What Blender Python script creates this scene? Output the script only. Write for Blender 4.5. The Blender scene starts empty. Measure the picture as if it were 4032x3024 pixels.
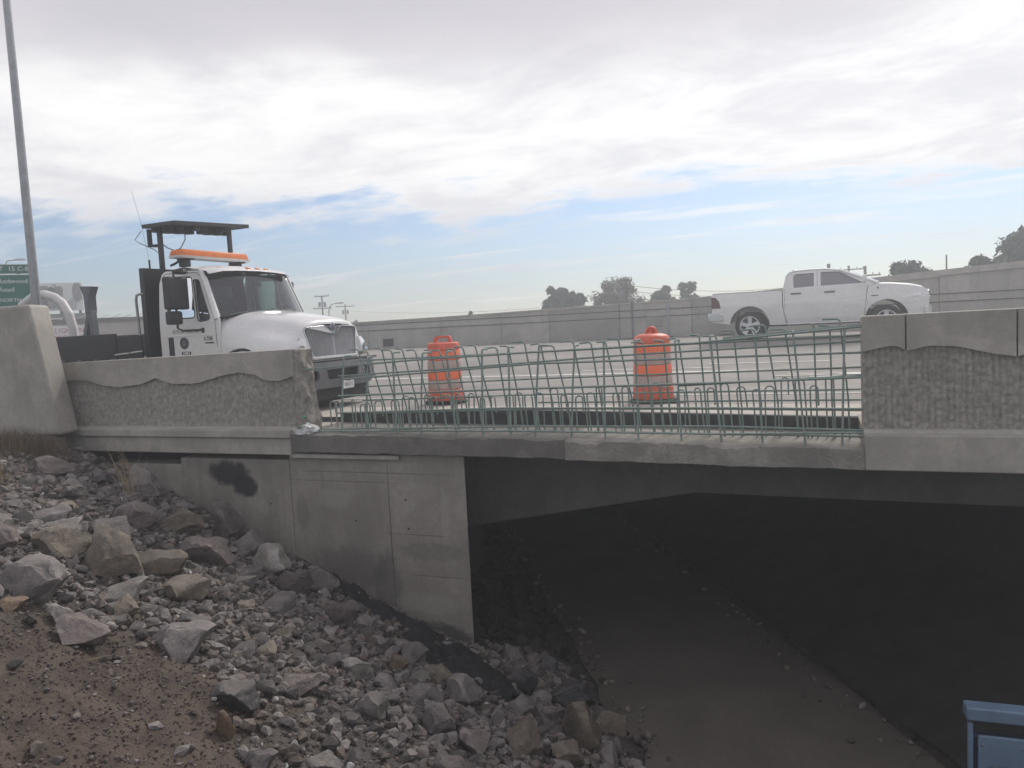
import bpy, bmesh, math, random
from mathutils import Vector, Matrix, noise as mnoise
R = math.radians
rng = random.Random(7)
HAZE = 0.0078

# ------------------------------------------------------------------ camera
sc = bpy.context.scene
COL = sc.collection
def cam_matrix(az, pitch, roll):
    az, p, r = R(az), R(pitch), R(roll)
    f = Vector((math.cos(az)*math.cos(p), math.sin(az)*math.cos(p), -math.sin(p)))
    r0 = Vector((math.sin(az), -math.cos(az), 0)); u0 = r0.cross(f)
    rt = math.cos(r)*r0 - math.sin(r)*u0; up = math.sin(r)*r0 + math.cos(r)*u0
    return Matrix((rt, up, -f)).transposed().to_4x4()
cd = bpy.data.cameras.new('camera'); cam = bpy.data.objects.new('camera', cd); COL.objects.link(cam)
cd.lens = 27.05; cd.sensor_width = 36.0; cd.clip_end = 3000; cd.clip_start = .05
cam.matrix_world = Matrix.Translation((0, 0, 1.25)) @ cam_matrix(112.0, 4.5, 2.9)
sc.camera = cam

# ------------------------------------------------------------------ sky, sun, exposure
SUN_AZ, SUN_EL = 82.0, 42.0
world = bpy.data.worlds.new('World'); sc.world = world; world.use_nodes = True
nt = world.node_tree; N = nt.nodes; L = nt.links; N.clear()
def nd(t, **k):
    n = N.new(t)
    for a, b in k.items(): setattr(n, a, b)
    return n
def mth(op, a, b=None, c=None, clamp=False):
    n = nd('ShaderNodeMath', operation=op); n.use_clamp = clamp
    for i, v in enumerate((a, b, c)):
        if v is None: continue
        if isinstance(v, (int, float)): n.inputs[i].default_value = v
        else: L.new(v, n.inputs[i])
    return n.outputs[0]
def sstep(x, lo, hi):
    n = nd('ShaderNodeMapRange', interpolation_type='SMOOTHSTEP')
    L.new(x, n.inputs[0]); n.inputs[1].default_value = lo; n.inputs[2].default_value = hi
    return n.outputs[0]
def mixc(f, a, b):
    n = nd('ShaderNodeMix', data_type='RGBA')
    if isinstance(f, float): n.inputs[0].default_value = f
    else: L.new(f, n.inputs[0])
    for i, v in ((6, a), (7, b)):
        if isinstance(v, tuple): n.inputs[i].default_value = v
        else: L.new(v, n.inputs[i])
    return n.outputs[2]
sky = nd('ShaderNodeTexSky', sky_type='NISHITA', sun_disc=False)
sky.sun_elevation = R(SUN_EL); sky.sun_rotation = R(90 - SUN_AZ); sky.air_density = 1.0; sky.dust_density = 0.5; sky.ozone_density = 1.3
bg1 = nd('ShaderNodeBackground'); bg1.inputs[1].default_value = 0.075
tint = nd('ShaderNodeMix', data_type='RGBA', blend_type='MULTIPLY'); tint.inputs[0].default_value = 1.0; L.new(sky.outputs[0], tint.inputs[6]); tint.inputs[7].default_value = (.86, .95, 1.12, 1); L.new(tint.outputs[2], bg1.inputs[0])
tc = nd('ShaderNodeTexCoord'); sp = nd('ShaderNodeSeparateXYZ'); L.new(tc.outputs['Generated'], sp.inputs[0])
zz = mth('MAXIMUM', sp.outputs[2], 0.0)
den = mth('ADD', zz, 0.10)
cx = mth('DIVIDE', sp.outputs[0], den); cy = mth('DIVIDE', sp.outputs[1], den)
cb = nd('ShaderNodeCombineXYZ'); L.new(cx, cb.inputs[0]); L.new(cy, cb.inputs[1])
def sky_noise(scale, rot, sx, detail, off, dist=0.3, rough=.55):
    m = nd('ShaderNodeMapping'); L.new(cb.outputs[0], m.inputs[0])
    m.inputs['Rotation'].default_value = (0, 0, R(rot)); m.inputs['Scale'].default_value = (sx, 1, 1); m.inputs['Location'].default_value = off
    n = nd('ShaderNodeTexNoise'); L.new(m.outputs[0], n.inputs[0])
    n.inputs['Scale'].default_value = scale; n.inputs['Detail'].default_value = detail; n.inputs['Distortion'].default_value = dist; n.inputs['Roughness'].default_value = rough
    return n.outputs[0]
n1 = sky_noise(0.62, 24, .7, 10, (3.1, 1.7, 0), .25, .60)     # the cloud deck
n2 = sky_noise(2.1, 24, .75, 12, (7.3, 2.2, 0), .35, .62)     # puffs and streaks
n3 = sky_noise(0.75, 10, .7, 5, (1.3, 9.1, 0), .3)           # light and dark of the deck
cover = sstep(sp.outputs[2], 0.09, 0.25)
m0 = mth('ADD', mth('MULTIPLY', n1, 0.75), mth('MULTIPLY', n2, 0.50))
m1 = mth('ADD', m0, mth('MULTIPLY', cover, 0.34))
mask = sstep(m1, 0.67, 0.80)
hor = mth('SUBTRACT', 1.0, sstep(sp.outputs[2], -0.02, 0.09))
n4 = sky_noise(2.6, 24, .22, 8, (4.4, 6.1, 0), .3, .6)        # thin streaks low down
mask = mth('MAXIMUM', mask, mth('MULTIPLY', sstep(n4, .50, .70), .75))
mask = mth('MAXIMUM', mask, mth('MULTIPLY', hor, 0.30))
grey = mth('MULTIPLY', sstep(sp.outputs[2], 0.20, 0.40), sstep(mth('ADD', mth('ADD', n3, mth('MULTIPLY', n2, .25)), mth('MULTIPLY', sstep(sp.outputs[2], 0.25, 0.45), .25)), 0.50, 0.80))
shade = sstep(mth('ADD', mth('MULTIPLY', n1, .45), mth('MULTIPLY', n2, .6)), 0.42, 0.66)
lit = mixc(mth('MULTIPLY', shade, .75), (1.0, .985, .975, 1), (.62, .625, .69, 1))
ccol = mixc(grey, lit, (.53, .51, .56, 1))
bg2 = nd('ShaderNodeBackground'); L.new(ccol, bg2.inputs[0]); bg2.inputs[1].default_value = 0.83
mx = nd('ShaderNodeMixShader'); L.new(mask, mx.inputs[0]); L.new(bg1.outputs[0], mx.inputs[1]); L.new(bg2.outputs[0], mx.inputs[2])
wo = nd('ShaderNodeOutputWorld'); L.new(mx.outputs[0], wo.inputs[0])

sl = bpy.data.lights.new('sun', 'SUN'); sl.energy = 1.8; sl.angle = R(14); sl.color = (1, .95, .88)
so = bpy.data.objects.new('sun', sl); COL.objects.link(so)
sd = Vector((math.cos(R(SUN_AZ))*math.cos(R(SUN_EL)), math.sin(R(SUN_AZ))*math.cos(R(SUN_EL)), math.sin(R(SUN_EL))))
so.rotation_euler = sd.to_track_quat('Z', 'Y').to_euler(); so.location = (10, 20, 40)
vs = sc.view_settings; vs.view_transform = 'Standard'; vs.look = 'None'; vs.gamma = 1; vs.exposure = 0.47; vs.use_curve_mapping = False

# ------------------------------------------------------------------ materials
MATS = {}
def pmat(name, col, rough=.7, metal=0, var=.0, scale=5, var2=None, bump=0, bscale=60, coords='Object', stain=0, spec=.5, detail=6, island=0, objrand=0, streak=0, coat=0):
    """procedural principled material: colour noise, optional stains, streaks, bump and per-piece variation"""
    m = bpy.data.materials.new(name); m.use_nodes = True; t = m.node_tree; b = t.nodes['Principled BSDF']
    b.inputs['Roughness'].default_value = rough; b.inputs['Metallic'].default_value = metal
    b.inputs['Specular IOR Level'].default_value = spec
    if coat: b.inputs['Coat Weight'].default_value = coat; b.inputs['Coat Roughness'].default_value = .08
    c4 = tuple(col) + (1,)
    nn, ll = t.nodes, t.links
    if coords == 'Object':
        co = nn.new('ShaderNodeTexCoord').outputs['Object']
    else:
        co = nn.new('ShaderNodeNewGeometry').outputs['Position']
    cur = None
    def noise(sc_, det=detail, dist=0, vec=co):
        n = nn.new('ShaderNodeTexNoise'); n.inputs['Scale'].default_value = sc_; n.inputs['Detail'].default_value = det; n.inputs['Distortion'].default_value = dist
        ll.new(vec, n.inputs['Vector']); return n.outputs[0]
    def ramp(x, lo, hi):
        r = nn.new('ShaderNodeMapRange'); r.interpolation_type = 'SMOOTHSTEP'; ll.new(x, r.inputs[0]); r.inputs[1].default_value = lo; r.inputs[2].default_value = hi; return r.outputs[0]
    def mix(f, a, bb, typ='MIX'):
        n = nn.new('ShaderNodeMix'); n.data_type = 'RGBA'; n.blend_type = typ
        if isinstance(f, (int, float)): n.inputs[0].default_value = f
        else: ll.new(f, n.inputs[0])
        for i, v in ((6, a), (7, bb)):
            if isinstance(v, tuple): n.inputs[i].default_value = v
            else: ll.new(v, n.inputs[i])
        return n.outputs[2]
    def mul(a, k):
        n = nn.new('ShaderNodeMath'); n.operation = 'MULTIPLY'; ll.new(a, n.inputs[0]); n.inputs[1].default_value = k; return n.outputs[0]
    cur = c4
    if var or var2:
        c2 = tuple(var2) + (1,) if var2 else tuple(x*(1-var) for x in col) + (1,)
        c3 = c4 if var2 else tuple(min(1, x*(1+var)) for x in col) + (1,)
        cur = mix(ramp(noise(scale, dist=.4), .32, .68), c2, c3)
        fine = ramp(noise(scale*9, 4), .3, .7)
        cur = mix(mul(fine, min(.5, .25+var)), cur, tuple(x*.72 for x in col) + (1,))
    if stain:
        s = ramp(noise(.9, 7, .8), .50, .72)
        cur = mix(mul(s, stain), cur, tuple(x*.45 for x in col) + (1,))
    if streak:
        mp = nn.new('ShaderNodeMapping'); ll.new(co, mp.inputs[0]); mp.inputs['Scale'].default_value = (7, 7, .35)
        s = ramp(noise(1.0, 5, .2, mp.outputs[0]), .50, .75)
        cur = mix(mul(s, streak), cur, tuple(x*.5 for x in col) + (1,))
    if island:
        g = nn.new('ShaderNodeNewGeometry'); h = nn.new('ShaderNodeHueSaturation')
        r = nn.new('ShaderNodeMapRange'); ll.new(g.outputs['Random Per Island'], r.inputs[0]); r.inputs[3].default_value = 1-island; r.inputs[4].default_value = 1+island
        ll.new(r.outputs[0], h.inputs['Value'])
        if isinstance(cur, tuple): h.inputs['Color'].default_value = cur
        else: ll.new(cur, h.inputs['Color'])
        cur = h.outputs[0]
    if objrand:
        g = nn.new('ShaderNodeObjectInfo'); h = nn.new('ShaderNodeHueSaturation')
        r = nn.new('ShaderNodeMapRange'); ll.new(g.outputs['Random'], r.inputs[0]); r.inputs[3].default_value = 1-objrand; r.inputs[4].default_value = 1+objrand
        ll.new(r.outputs[0], h.inputs['Value'])
        if isinstance(cur, tuple): h.inputs['Color'].default_value = cur
        else: ll.new(cur, h.inputs['Color'])
        cur = h.outputs[0]
    if isinstance(cur, tuple): b.inputs['Base Color'].default_value = cur
    else: ll.new(cur, b.inputs['Base Color'])
    if bump:
        bn = nn.new('ShaderNodeBump'); bn.inputs['Strength'].default_value = bump; bn.inputs['Distance'].default_value = .02
        ll.new(noise(bscale, 8), bn.inputs['Height']); ll.new(bn.outputs[0], b.inputs['Normal'])
    MATS[name] = m
    return m
M = MATS
CON = (.42, .395, .352)
pmat('concrete', CON, .88, var=.16, scale=2.2, bump=.25, bscale=45, coords='P', stain=.35, streak=.22)
pmat('concrete_light', (.44, .42, .385), .88, var=.12, scale=3, bump=.2, bscale=60, coords='P', stain=.2)
pmat('concrete_rough', (.40, .378, .34), .95, var=.25, scale=16, bump=.5, bscale=120, coords='P', stain=.25)
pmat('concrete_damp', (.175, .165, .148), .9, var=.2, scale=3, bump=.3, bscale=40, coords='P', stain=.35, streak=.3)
pmat('concrete_broken', (.30, .28, .25), .95, var=.3, scale=12, bump=.8, bscale=50, coords='P')
pmat('beam_concrete_shaded', (.11, .106, .10), .92, var=.2, scale=2, bump=.4, bscale=35, coords='P', stain=.4, streak=.3)  # shade under the overhang is put into this colour
pmat('concrete_old', (.29, .272, .243), .92, var=.25, scale=3, bump=.6, bscale=30, coords='P', stain=.4, streak=.3)
pmat('concrete_dark', (.032, .032, .033), .9, var=.2, scale=2, bump=.3, bscale=40, coords='P', stain=.4)  # on inner walls and deck strips this colour carries the underpass shade
pmat('wall_concrete', (.42, .402, .37), .9, var=.12, scale=.8, bump=.2, bscale=30, coords='P', stain=.45, streak=.25)
pmat('wall_patch', (.33, .322, .305), .9, var=.12, scale=.8, bump=.2, bscale=30, coords='P', stain=.4)
pmat('road', (.315, .30, .275), .85, var=.10, scale=.55, bump=.3, bscale=150, coords='P', stain=.3)
def road_wear():
    m = M['road']; t = m.node_tree; nn, ll = t.nodes, t.links; b = nn['Principled BSDF']; src = b.inputs['Base Color'].links[0].from_socket
    pos = nn.new('ShaderNodeNewGeometry').outputs['Position']
    mp = nn.new('ShaderNodeMapping'); ll.new(pos, mp.inputs[0]); mp.inputs['Scale'].default_value = (.035, 1.5, 1)
    nz = nn.new('ShaderNodeTexNoise'); nz.inputs['Scale'].default_value = 1; nz.inputs['Detail'].default_value = 6; ll.new(mp.outputs[0], nz.inputs['Vector'])
    r = nn.new('ShaderNodeMapRange'); ll.new(nz.outputs[0], r.inputs[0]); r.inputs[1].default_value = .42; r.inputs[2].default_value = .68; r.inputs[4].default_value = .55
    x = nn.new('ShaderNodeMix'); x.data_type = 'RGBA'; ll.new(r.outputs[0], x.inputs[0]); ll.new(src, x.inputs[6]); x.inputs[7].default_value = (.20, .19, .175, 1)
    ll.new(x.outputs[2], b.inputs['Base Color'])
road_wear()
pmat('shoulder', (.48, .45, .40), .88, var=.10, scale=1.5, bump=.3, bscale=120, coords='P', stain=.3)
pmat('asphalt_edge', (.075, .075, .078), .9, var=.3, scale=8, bump=.6, bscale=60, coords='P')
pmat('line_paint', (.70, .69, .64), .7, var=.12, scale=3, bump=.15, bscale=100, coords='P')
pmat('path_dirt', (.115, .10, .086), .95, var=.15, scale=1.2, bump=.3, bscale=80, coords='P', stain=.25)
pmat('bank_shade', (.028, .026, .025), .95, var=.3, scale=3, bump=.6, bscale=25, coords='P')
pmat('gravel_shade', (.2, .185, .17), .95, island=.35, var=.2, scale=10, bump=.3, bscale=40)
pmat('tar', (.024, .0235, .025), .95, var=.4, scale=10, bump=.9, bscale=25, coords='P')
pmat('rebar_green', (.20, .31, .27), .6, var=.3, scale=14, var2=(.35, .37, .34), bump=.5, bscale=120)
pmat('white_paint', (.80, .80, .79), .34, var=.03, scale=2, stain=.12, coat=.8)
pmat('white_dull', (.70, .69, .67), .5, var=.06, scale=3, stain=.15)
pmat('black_paint', (.022, .023, .027), .45, var=.3, scale=4, stain=.2)
pmat('black_plastic', (.03, .031, .035), .6, var=.2, scale=6)
pmat('grey_plastic', (.15, .155, .172), .5, var=.15, scale=4)
pmat('rubber', (.02, .02, .021), .85, var=.3, scale=10, bump=.2, bscale=60)
pmat('chrome', (.62, .63, .65), .18, metal=1.0, var=.05, scale=4)
pmat('alloy', (.68, .69, .71), .35, metal=.25, var=.08, scale=6)
pmat('galvanised', (.34, .35, .37), .45, metal=.7, var=.12, scale=8)
pmat('lamp_amber', (.75, .20, .04), .25, var=.08, scale=5)
pmat('lens_clear', (.82, .83, .84), .12, var=.04, scale=6, coat=.5)
pmat('lamp_red', (.10, .035, .045), .25, var=.1, scale=6)
pmat('drum_orange', (.72, .15, .085), .5, var=.10, scale=5, stain=.15)
pmat('drum_bright', (1.0, .20, .085), .4, var=.06, scale=5, stain=.1)
pmat('drum_white', (.50, .38, .34), .5, var=.1, scale=6, stain=.25)
pmat('sign_green', (.004, .13, .10), .45, var=.08, scale=2)
pmat('sign_white', (.78, .79, .78), .5, var=.04, scale=3)
pmat('sign_red', (.50, .06, .06), .6, var=.08, scale=4)
pmat('print_dark', (.035, .036, .045), .6, var=.1, scale=20)
pmat('seal_blue', (.05, .055, .075), .5, var=.5, scale=16)
pmat('building_wall', (.48, .45, .40), .9, var=.08, scale=.8, streak=.2)
pmat('building_roof', (.16, .155, .15), .8, var=.2, scale=1.5)
pmat('wood_pole', (.085, .065, .05), .9, var=.25, scale=6)
pmat('seat_cloth', (.05, .05, .055), .9, var=.2, scale=10)
pmat('blue_paint', (.165, .245, .35), .45, var=.12, scale=6, stain=.35)
pmat('blue_dark', (.03, .048, .085), .5, var=.2, scale=6)
pmat('plastic_scrap', (.55, .56, .55), .4, var=.15, scale=12)
pmat('green_mark', (.02, .42, .22), .5, var=.1, scale=8)
pmat('dry_grass', (.175, .13, .085), .9, island=.35, var=.15, scale=6)
pmat('dry_straw', (.33, .25, .15), .9, island=.3, var=.15, scale=6)
pmat('bark', (.07, .055, .045), .95, var=.3, scale=8, bump=.6, bscale=20)
pmat('leaf_dark', (.03, .045, .025), .8, island=.5, var=.2, scale=.8)
pmat('leaf_grey', (.07, .075, .05), .8, island=.5, var=.2, scale=.8)
pmat('leaf_autumn', (.115, .075, .055), .8, island=.45, var=.2, scale=.8)
pmat('soil', (.105, .080, .062), .97, var2=(.052, .039, .031), scale=3.2, bump=1.0, bscale=28, coords='P', detail=9)
pmat('far_ground', (.15, .14, .10), .95, var=.2, scale=.1, coords='P')

def rockmat(name, c1, c2, vein=.25, rand='object', k=.28, dust=(.20, .182, .165)):
    """broken stone: two-tone mottling, pale veins, fine grain, worn pale arrises, dust"""
    m = bpy.data.materials.new(name); m.use_nodes = True; t = m.node_tree; nn, ll = t.nodes, t.links; b = nn['Principled BSDF']; b.inputs['Roughness'].default_value = .95; b.inputs['Specular IOR Level'].default_value = .25
    def new(ty, **kw):
        n = nn.new(ty)
        for a_, v_ in kw.items(): setattr(n, a_, v_)
        return n
    pos = new('ShaderNodeNewGeometry')
    oi = new('ShaderNodeObjectInfo')
    rnd = oi.outputs['Random'] if rand == 'object' else pos.outputs['Random Per Island']
    off = new('ShaderNodeVectorMath', operation='ADD'); ll.new(pos.outputs['Position'], off.inputs[0])
    cmb = new('ShaderNodeMath', operation='MULTIPLY'); ll.new(rnd, cmb.inputs[0]); cmb.inputs[1].default_value = 37.0; ll.new(cmb.outputs[0], off.inputs[1])
    def noise(sc_, det=8, rough=.6, dist=0):
        n = new('ShaderNodeTexNoise'); n.inputs['Scale'].default_value = sc_; n.inputs['Detail'].default_value = det; n.inputs['Roughness'].default_value = rough; n.inputs['Distortion'].default_value = dist; ll.new(off.outputs[0], n.inputs['Vector']); return n.outputs[0]
    def ramp(x, lo, hi, o0=0., o1=1.):
        r = new('ShaderNodeMapRange', interpolation_type='SMOOTHSTEP'); ll.new(x, r.inputs[0]); r.inputs[1].default_value = lo; r.inputs[2].default_value = hi; r.inputs[3].default_value = o0; r.inputs[4].default_value = o1; return r.outputs[0]
    def mix(f, a, c, ty='MIX'):
        n = new('ShaderNodeMix', data_type='RGBA', blend_type=ty)
        if isinstance(f, float): n.inputs[0].default_value = f
        else: ll.new(f, n.inputs[0])
        for i, v in ((6, a), (7, c)):
            if isinstance(v, tuple): n.inputs[i].default_value = v + (1,) if len(v) == 3 else v
            else: ll.new(v, n.inputs[i])
        return n.outputs[2]
    cur = mix(ramp(noise(7, 8, .65, .5), .36, .64), c2, c1)
    cur = mix(ramp(noise(60, 5, .7), .35, .7, 0, .45), cur, tuple(x*.55 for x in c2))
    vn = noise(5, 4, .5, 1.5); ab = new('ShaderNodeMath', operation='ABSOLUTE'); sb = new('ShaderNodeMath', operation='SUBTRACT'); ll.new(vn, sb.inputs[0]); sb.inputs[1].default_value = .5; ll.new(sb.outputs[0], ab.inputs[0])
    cur = mix(ramp(ab.outputs[0], .012, .0, 0, vein), cur, (.42, .40, .38))
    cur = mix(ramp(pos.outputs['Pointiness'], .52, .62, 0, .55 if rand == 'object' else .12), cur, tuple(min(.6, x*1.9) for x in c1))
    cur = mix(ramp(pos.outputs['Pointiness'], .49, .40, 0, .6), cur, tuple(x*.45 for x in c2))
    sn = new('ShaderNodeSeparateXYZ'); ll.new(pos.outputs['Normal'], sn.inputs[0])
    dn = new('ShaderNodeMath', operation='MULTIPLY'); ll.new(ramp(sn.outputs[2], .35, .95), dn.inputs[0]); ll.new(ramp(noise(3.2, 6), .40, .62, 0, .55), dn.inputs[1])
    cur = mix(dn.outputs[0], cur, dust)
    hs = new('ShaderNodeHueSaturation'); ll.new(cur, hs.inputs['Color']); ll.new(ramp(rnd, 0, 1, 1-k, 1+k), hs.inputs['Value'])
    ll.new(hs.outputs[0], b.inputs['Base Color'])
    bn = new('ShaderNodeBump'); bn.inputs['Strength'].default_value = .9; bn.inputs['Distance'].default_value = .03; ll.new(noise(16, 10, .68), bn.inputs['Height'])
    b2 = new('ShaderNodeBump'); b2.inputs['Strength'].default_value = .6; b2.inputs['Distance'].default_value = .006; ll.new(noise(90, 6, .7), b2.inputs['Height']); ll.new(bn.outputs[0], b2.inputs['Normal']); ll.new(b2.outputs[0], b.inputs['Normal'])
    M[name] = m
rockmat('rock_grey', (0.252, 0.232, 0.223), (0.155, 0.141, 0.137))
rockmat('rock_purple', (0.228, 0.193, 0.183), (0.142, 0.118, 0.114))
rockmat('rock_tan', (0.280, 0.237, 0.188), (0.168, 0.146, 0.121), .15)
rockmat('rock_pale', (0.357, 0.336, 0.310), (0.221, 0.205, 0.187), .4)
rockmat('rock_orange', (0.304, 0.215, 0.142), (0.200, 0.152, 0.110), .1)
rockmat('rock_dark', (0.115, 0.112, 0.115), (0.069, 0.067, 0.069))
rockmat('rubble_grey', (0.210, 0.194, 0.186), (0.129, 0.116, 0.113), .25, 'island', .45)
rockmat('rubble', (0.180, 0.153, 0.134), (0.103, 0.087, 0.077), .15, 'island', .5)
rockmat('rubble_brown', (.15, .122, .10), (.10, .08, .066), .05, 'island', .35)
rockmat('shade_stone', (.05, .047, .045), (.03, .028, .027), .1, 'island', .4, (.05, .045, .04))  # stones under the bridge, coloured near-black to stand for shade

def glass(name, col, alpha, rough=.05):
    m = bpy.data.materials.new(name); m.use_nodes = True; t = m.node_tree; t.nodes.clear()
    o = t.nodes.new('ShaderNodeOutputMaterial'); a = t.nodes.new('ShaderNodeBsdfTransparent'); g = t.nodes.new('ShaderNodeBsdfGlossy'); x = t.nodes.new('ShaderNodeMixShader'); f = t.nodes.new('ShaderNodeFresnel'); f.inputs[0].default_value = 1.5
    d = t.nodes.new('ShaderNodeMath'); d.operation = 'MULTIPLY_ADD'; d.inputs[1].default_value = 1.0; d.inputs[2].default_value = alpha; t.links.new(f.outputs[0], d.inputs[0]); d.use_clamp = True
    nz = t.nodes.new('ShaderNodeTexNoise'); nz.inputs['Scale'].default_value = 3; rr_ = t.nodes.new('ShaderNodeMapRange'); t.links.new(nz.outputs[0], rr_.inputs[0]); rr_.inputs[3].default_value = rough*.5; rr_.inputs[4].default_value = rough*2
    t.links.new(rr_.outputs[0], g.inputs['Roughness'])
    a.inputs[0].default_value = tuple(col) + (1,); g.inputs[0].default_value = (.9, .92, .95, 1)
    t.links.new(d.outputs[0], x.inputs[0]); t.links.new(a.outputs[0], x.inputs[1]); t.links.new(g.outputs[0], x.inputs[2]); t.links.new(x.outputs[0], o.inputs[0])
    M[name] = m
glass('glass_green', (.62, .74, .70), .06)
glass('glass_dark', (.10, .12, .14), .20)

# the wall of the abutment: concrete with the black blot of paint and the damp foot
def abutment_material():
    pmat('abutment_concrete', (.31, .29, .257), .9, var=.16, scale=1.6, bump=.35, bscale=45, coords='P', stain=.45, streak=.3)
    m = M['abutment_concrete']; t = m.node_tree; nn, ll = t.nodes, t.links
    b = nn['Principled BSDF']; src = b.inputs['Base Color'].links[0].from_socket
    pos = nn.new('ShaderNodeNewGeometry').outputs['Position']
    nz = nn.new('ShaderNodeTexNoise'); nz.inputs['Scale'].default_value = 9; nz.inputs['Detail'].default_value = 7; ll.new(pos, nz.inputs['Vector'])
    def blot(cx, cz, rx, rz, soft, cur, k, col):
        s = nn.new('ShaderNodeSeparateXYZ'); ll.new(pos, s.inputs[0])
        def mm(op, a, bb):
            n = nn.new('ShaderNodeMath'); n.operation = op
            for i, v in enumerate((a, bb)):
                if isinstance(v, (int, float)): n.inputs[i].default_value = v
                else: ll.new(v, n.inputs[i])
            return n.outputs[0]
        dx = mm('DIVIDE', mm('SUBTRACT', s.outputs[0], cx), rx); dz = mm('DIVIDE', mm('SUBTRACT', s.outputs[2], cz), rz)
        d = mm('ADD', mm('MULTIPLY', dx, dx), mm('MULTIPLY', dz, dz))
        d = mm('ADD', d, mm('MULTIPLY', mm('SUBTRACT', nz.outputs[0], .5), 1.6))
        r = nn.new('ShaderNodeMapRange'); r.interpolation_type = 'SMOOTHSTEP'; ll.new(d, r.inputs[0]); r.inputs[1].default_value = 1+soft; r.inputs[2].default_value = 1-soft; r.inputs[3].default_value = 0; r.inputs[4].default_value = k
        x = nn.new('ShaderNodeMix'); x.data_type = 'RGBA'; ll.new(r.outputs[0], x.inputs[0]); ll.new(cur, x.inputs[6]); x.inputs[7].default_value = tuple(col) + (1,)
        return x.outputs[2]
    cur = blot(-7.42, -.56, .33, .17, .5, src, .93, (.02, .02, .023))
    cur = blot(-7.14, -.73, .20, .15, .5, cur, .93, (.02, .02, .023))
    cur = blot(-5.60, -1.72, .55, .26, .7, cur, .5, (.10, .097, .092))
    cur = blot(-5.05, -1.95, .20, .45, .5, cur, .5, (.10, .097, .092))
    cur = blot(-4.40, -1.45, .42, .11, .6, cur, .38, (.12, .117, .11))
    cur = blot(-6.25, -1.05, .10, .22, .5, cur, .35, (.13, .12, .11))
    cur = blot(-4.45, -2.55, .55, .22, .4, cur, .75, (.05, .05, .05))
    for cx_, cz_, rx_, rz_ in ((-5.2, -.50, 1.1, .007), (-5.6, -.62, .8, .006), (-4.6, -1.25, .5, .006), (-4.3, -1.75, .45, .006), (-4.96, -1.2, .006, .7)):
        cur = blot(cx_, cz_, rx_, rz_, .5, cur, .6, (.09, .087, .08))
    for cx_, cz_, rx_, rz_ in ((-4.2, -1.0, .05, .30), (-5.75, -.85, .25, .12), (-4.5, -2.1, .4, .12), (-6.9, -1.0, .12, .08)):
        cur = blot(cx_, cz_, rx_, rz_, .6, cur, .4, (.40, .38, .35))
    ll.new(cur, b.inputs['Base Color'])
    M['abutment_concrete'] = m
abutment_material()
# the slope: grey stony grit, brown earth where the ground is bare at the lower left
def soil_material():
    m = M['soil']; t = m.node_tree; nn, ll = t.nodes, t.links; b = nn['Principled BSDF']; src = b.inputs['Base Color'].links[0].from_socket
    pos = nn.new('ShaderNodeNewGeometry').outputs['Position']
    d = nn.new('ShaderNodeVectorMath'); d.operation = 'DISTANCE'; ll.new(pos, d.inputs[0]); d.inputs[1].default_value = (-4.75, 3.15, -1.2)
    nz = nn.new('ShaderNodeTexNoise'); nz.inputs['Scale'].default_value = 2.2; nz.inputs['Detail'].default_value = 6; ll.new(pos, nz.inputs['Vector'])
    a = nn.new('ShaderNodeMath'); a.operation = 'MULTIPLY_ADD'; ll.new(nz.outputs[0], a.inputs[0]); a.inputs[1].default_value = 1.8; ll.new(d.outputs['Value'], a.inputs[2])
    r = nn.new('ShaderNodeMapRange'); r.interpolation_type = 'SMOOTHSTEP'; ll.new(a.outputs[0], r.inputs[0]); r.inputs[1].default_value = 2.1; r.inputs[2].default_value = 3.1; r.inputs[4].default_value = .85
    n2 = nn.new('ShaderNodeTexNoise'); n2.inputs['Scale'].default_value = 26; n2.inputs['Detail'].default_value = 5; ll.new(pos, n2.inputs['Vector'])
    g = nn.new('ShaderNodeMix'); g.data_type = 'RGBA'; ll.new(n2.outputs[0], g.inputs[0]); g.inputs[6].default_value = (.045, .041, .04, 1); g.inputs[7].default_value = (.125, .115, .11, 1)
    x = nn.new('ShaderNodeMix'); x.data_type = 'RGBA'; ll.new(r.outputs[0], x.inputs[0]); ll.new(src, x.inputs[6]); ll.new(g.outputs[2], x.inputs[7])
    ll.new(x.outputs[2], b.inputs['Base Color'])
soil_material()

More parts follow.
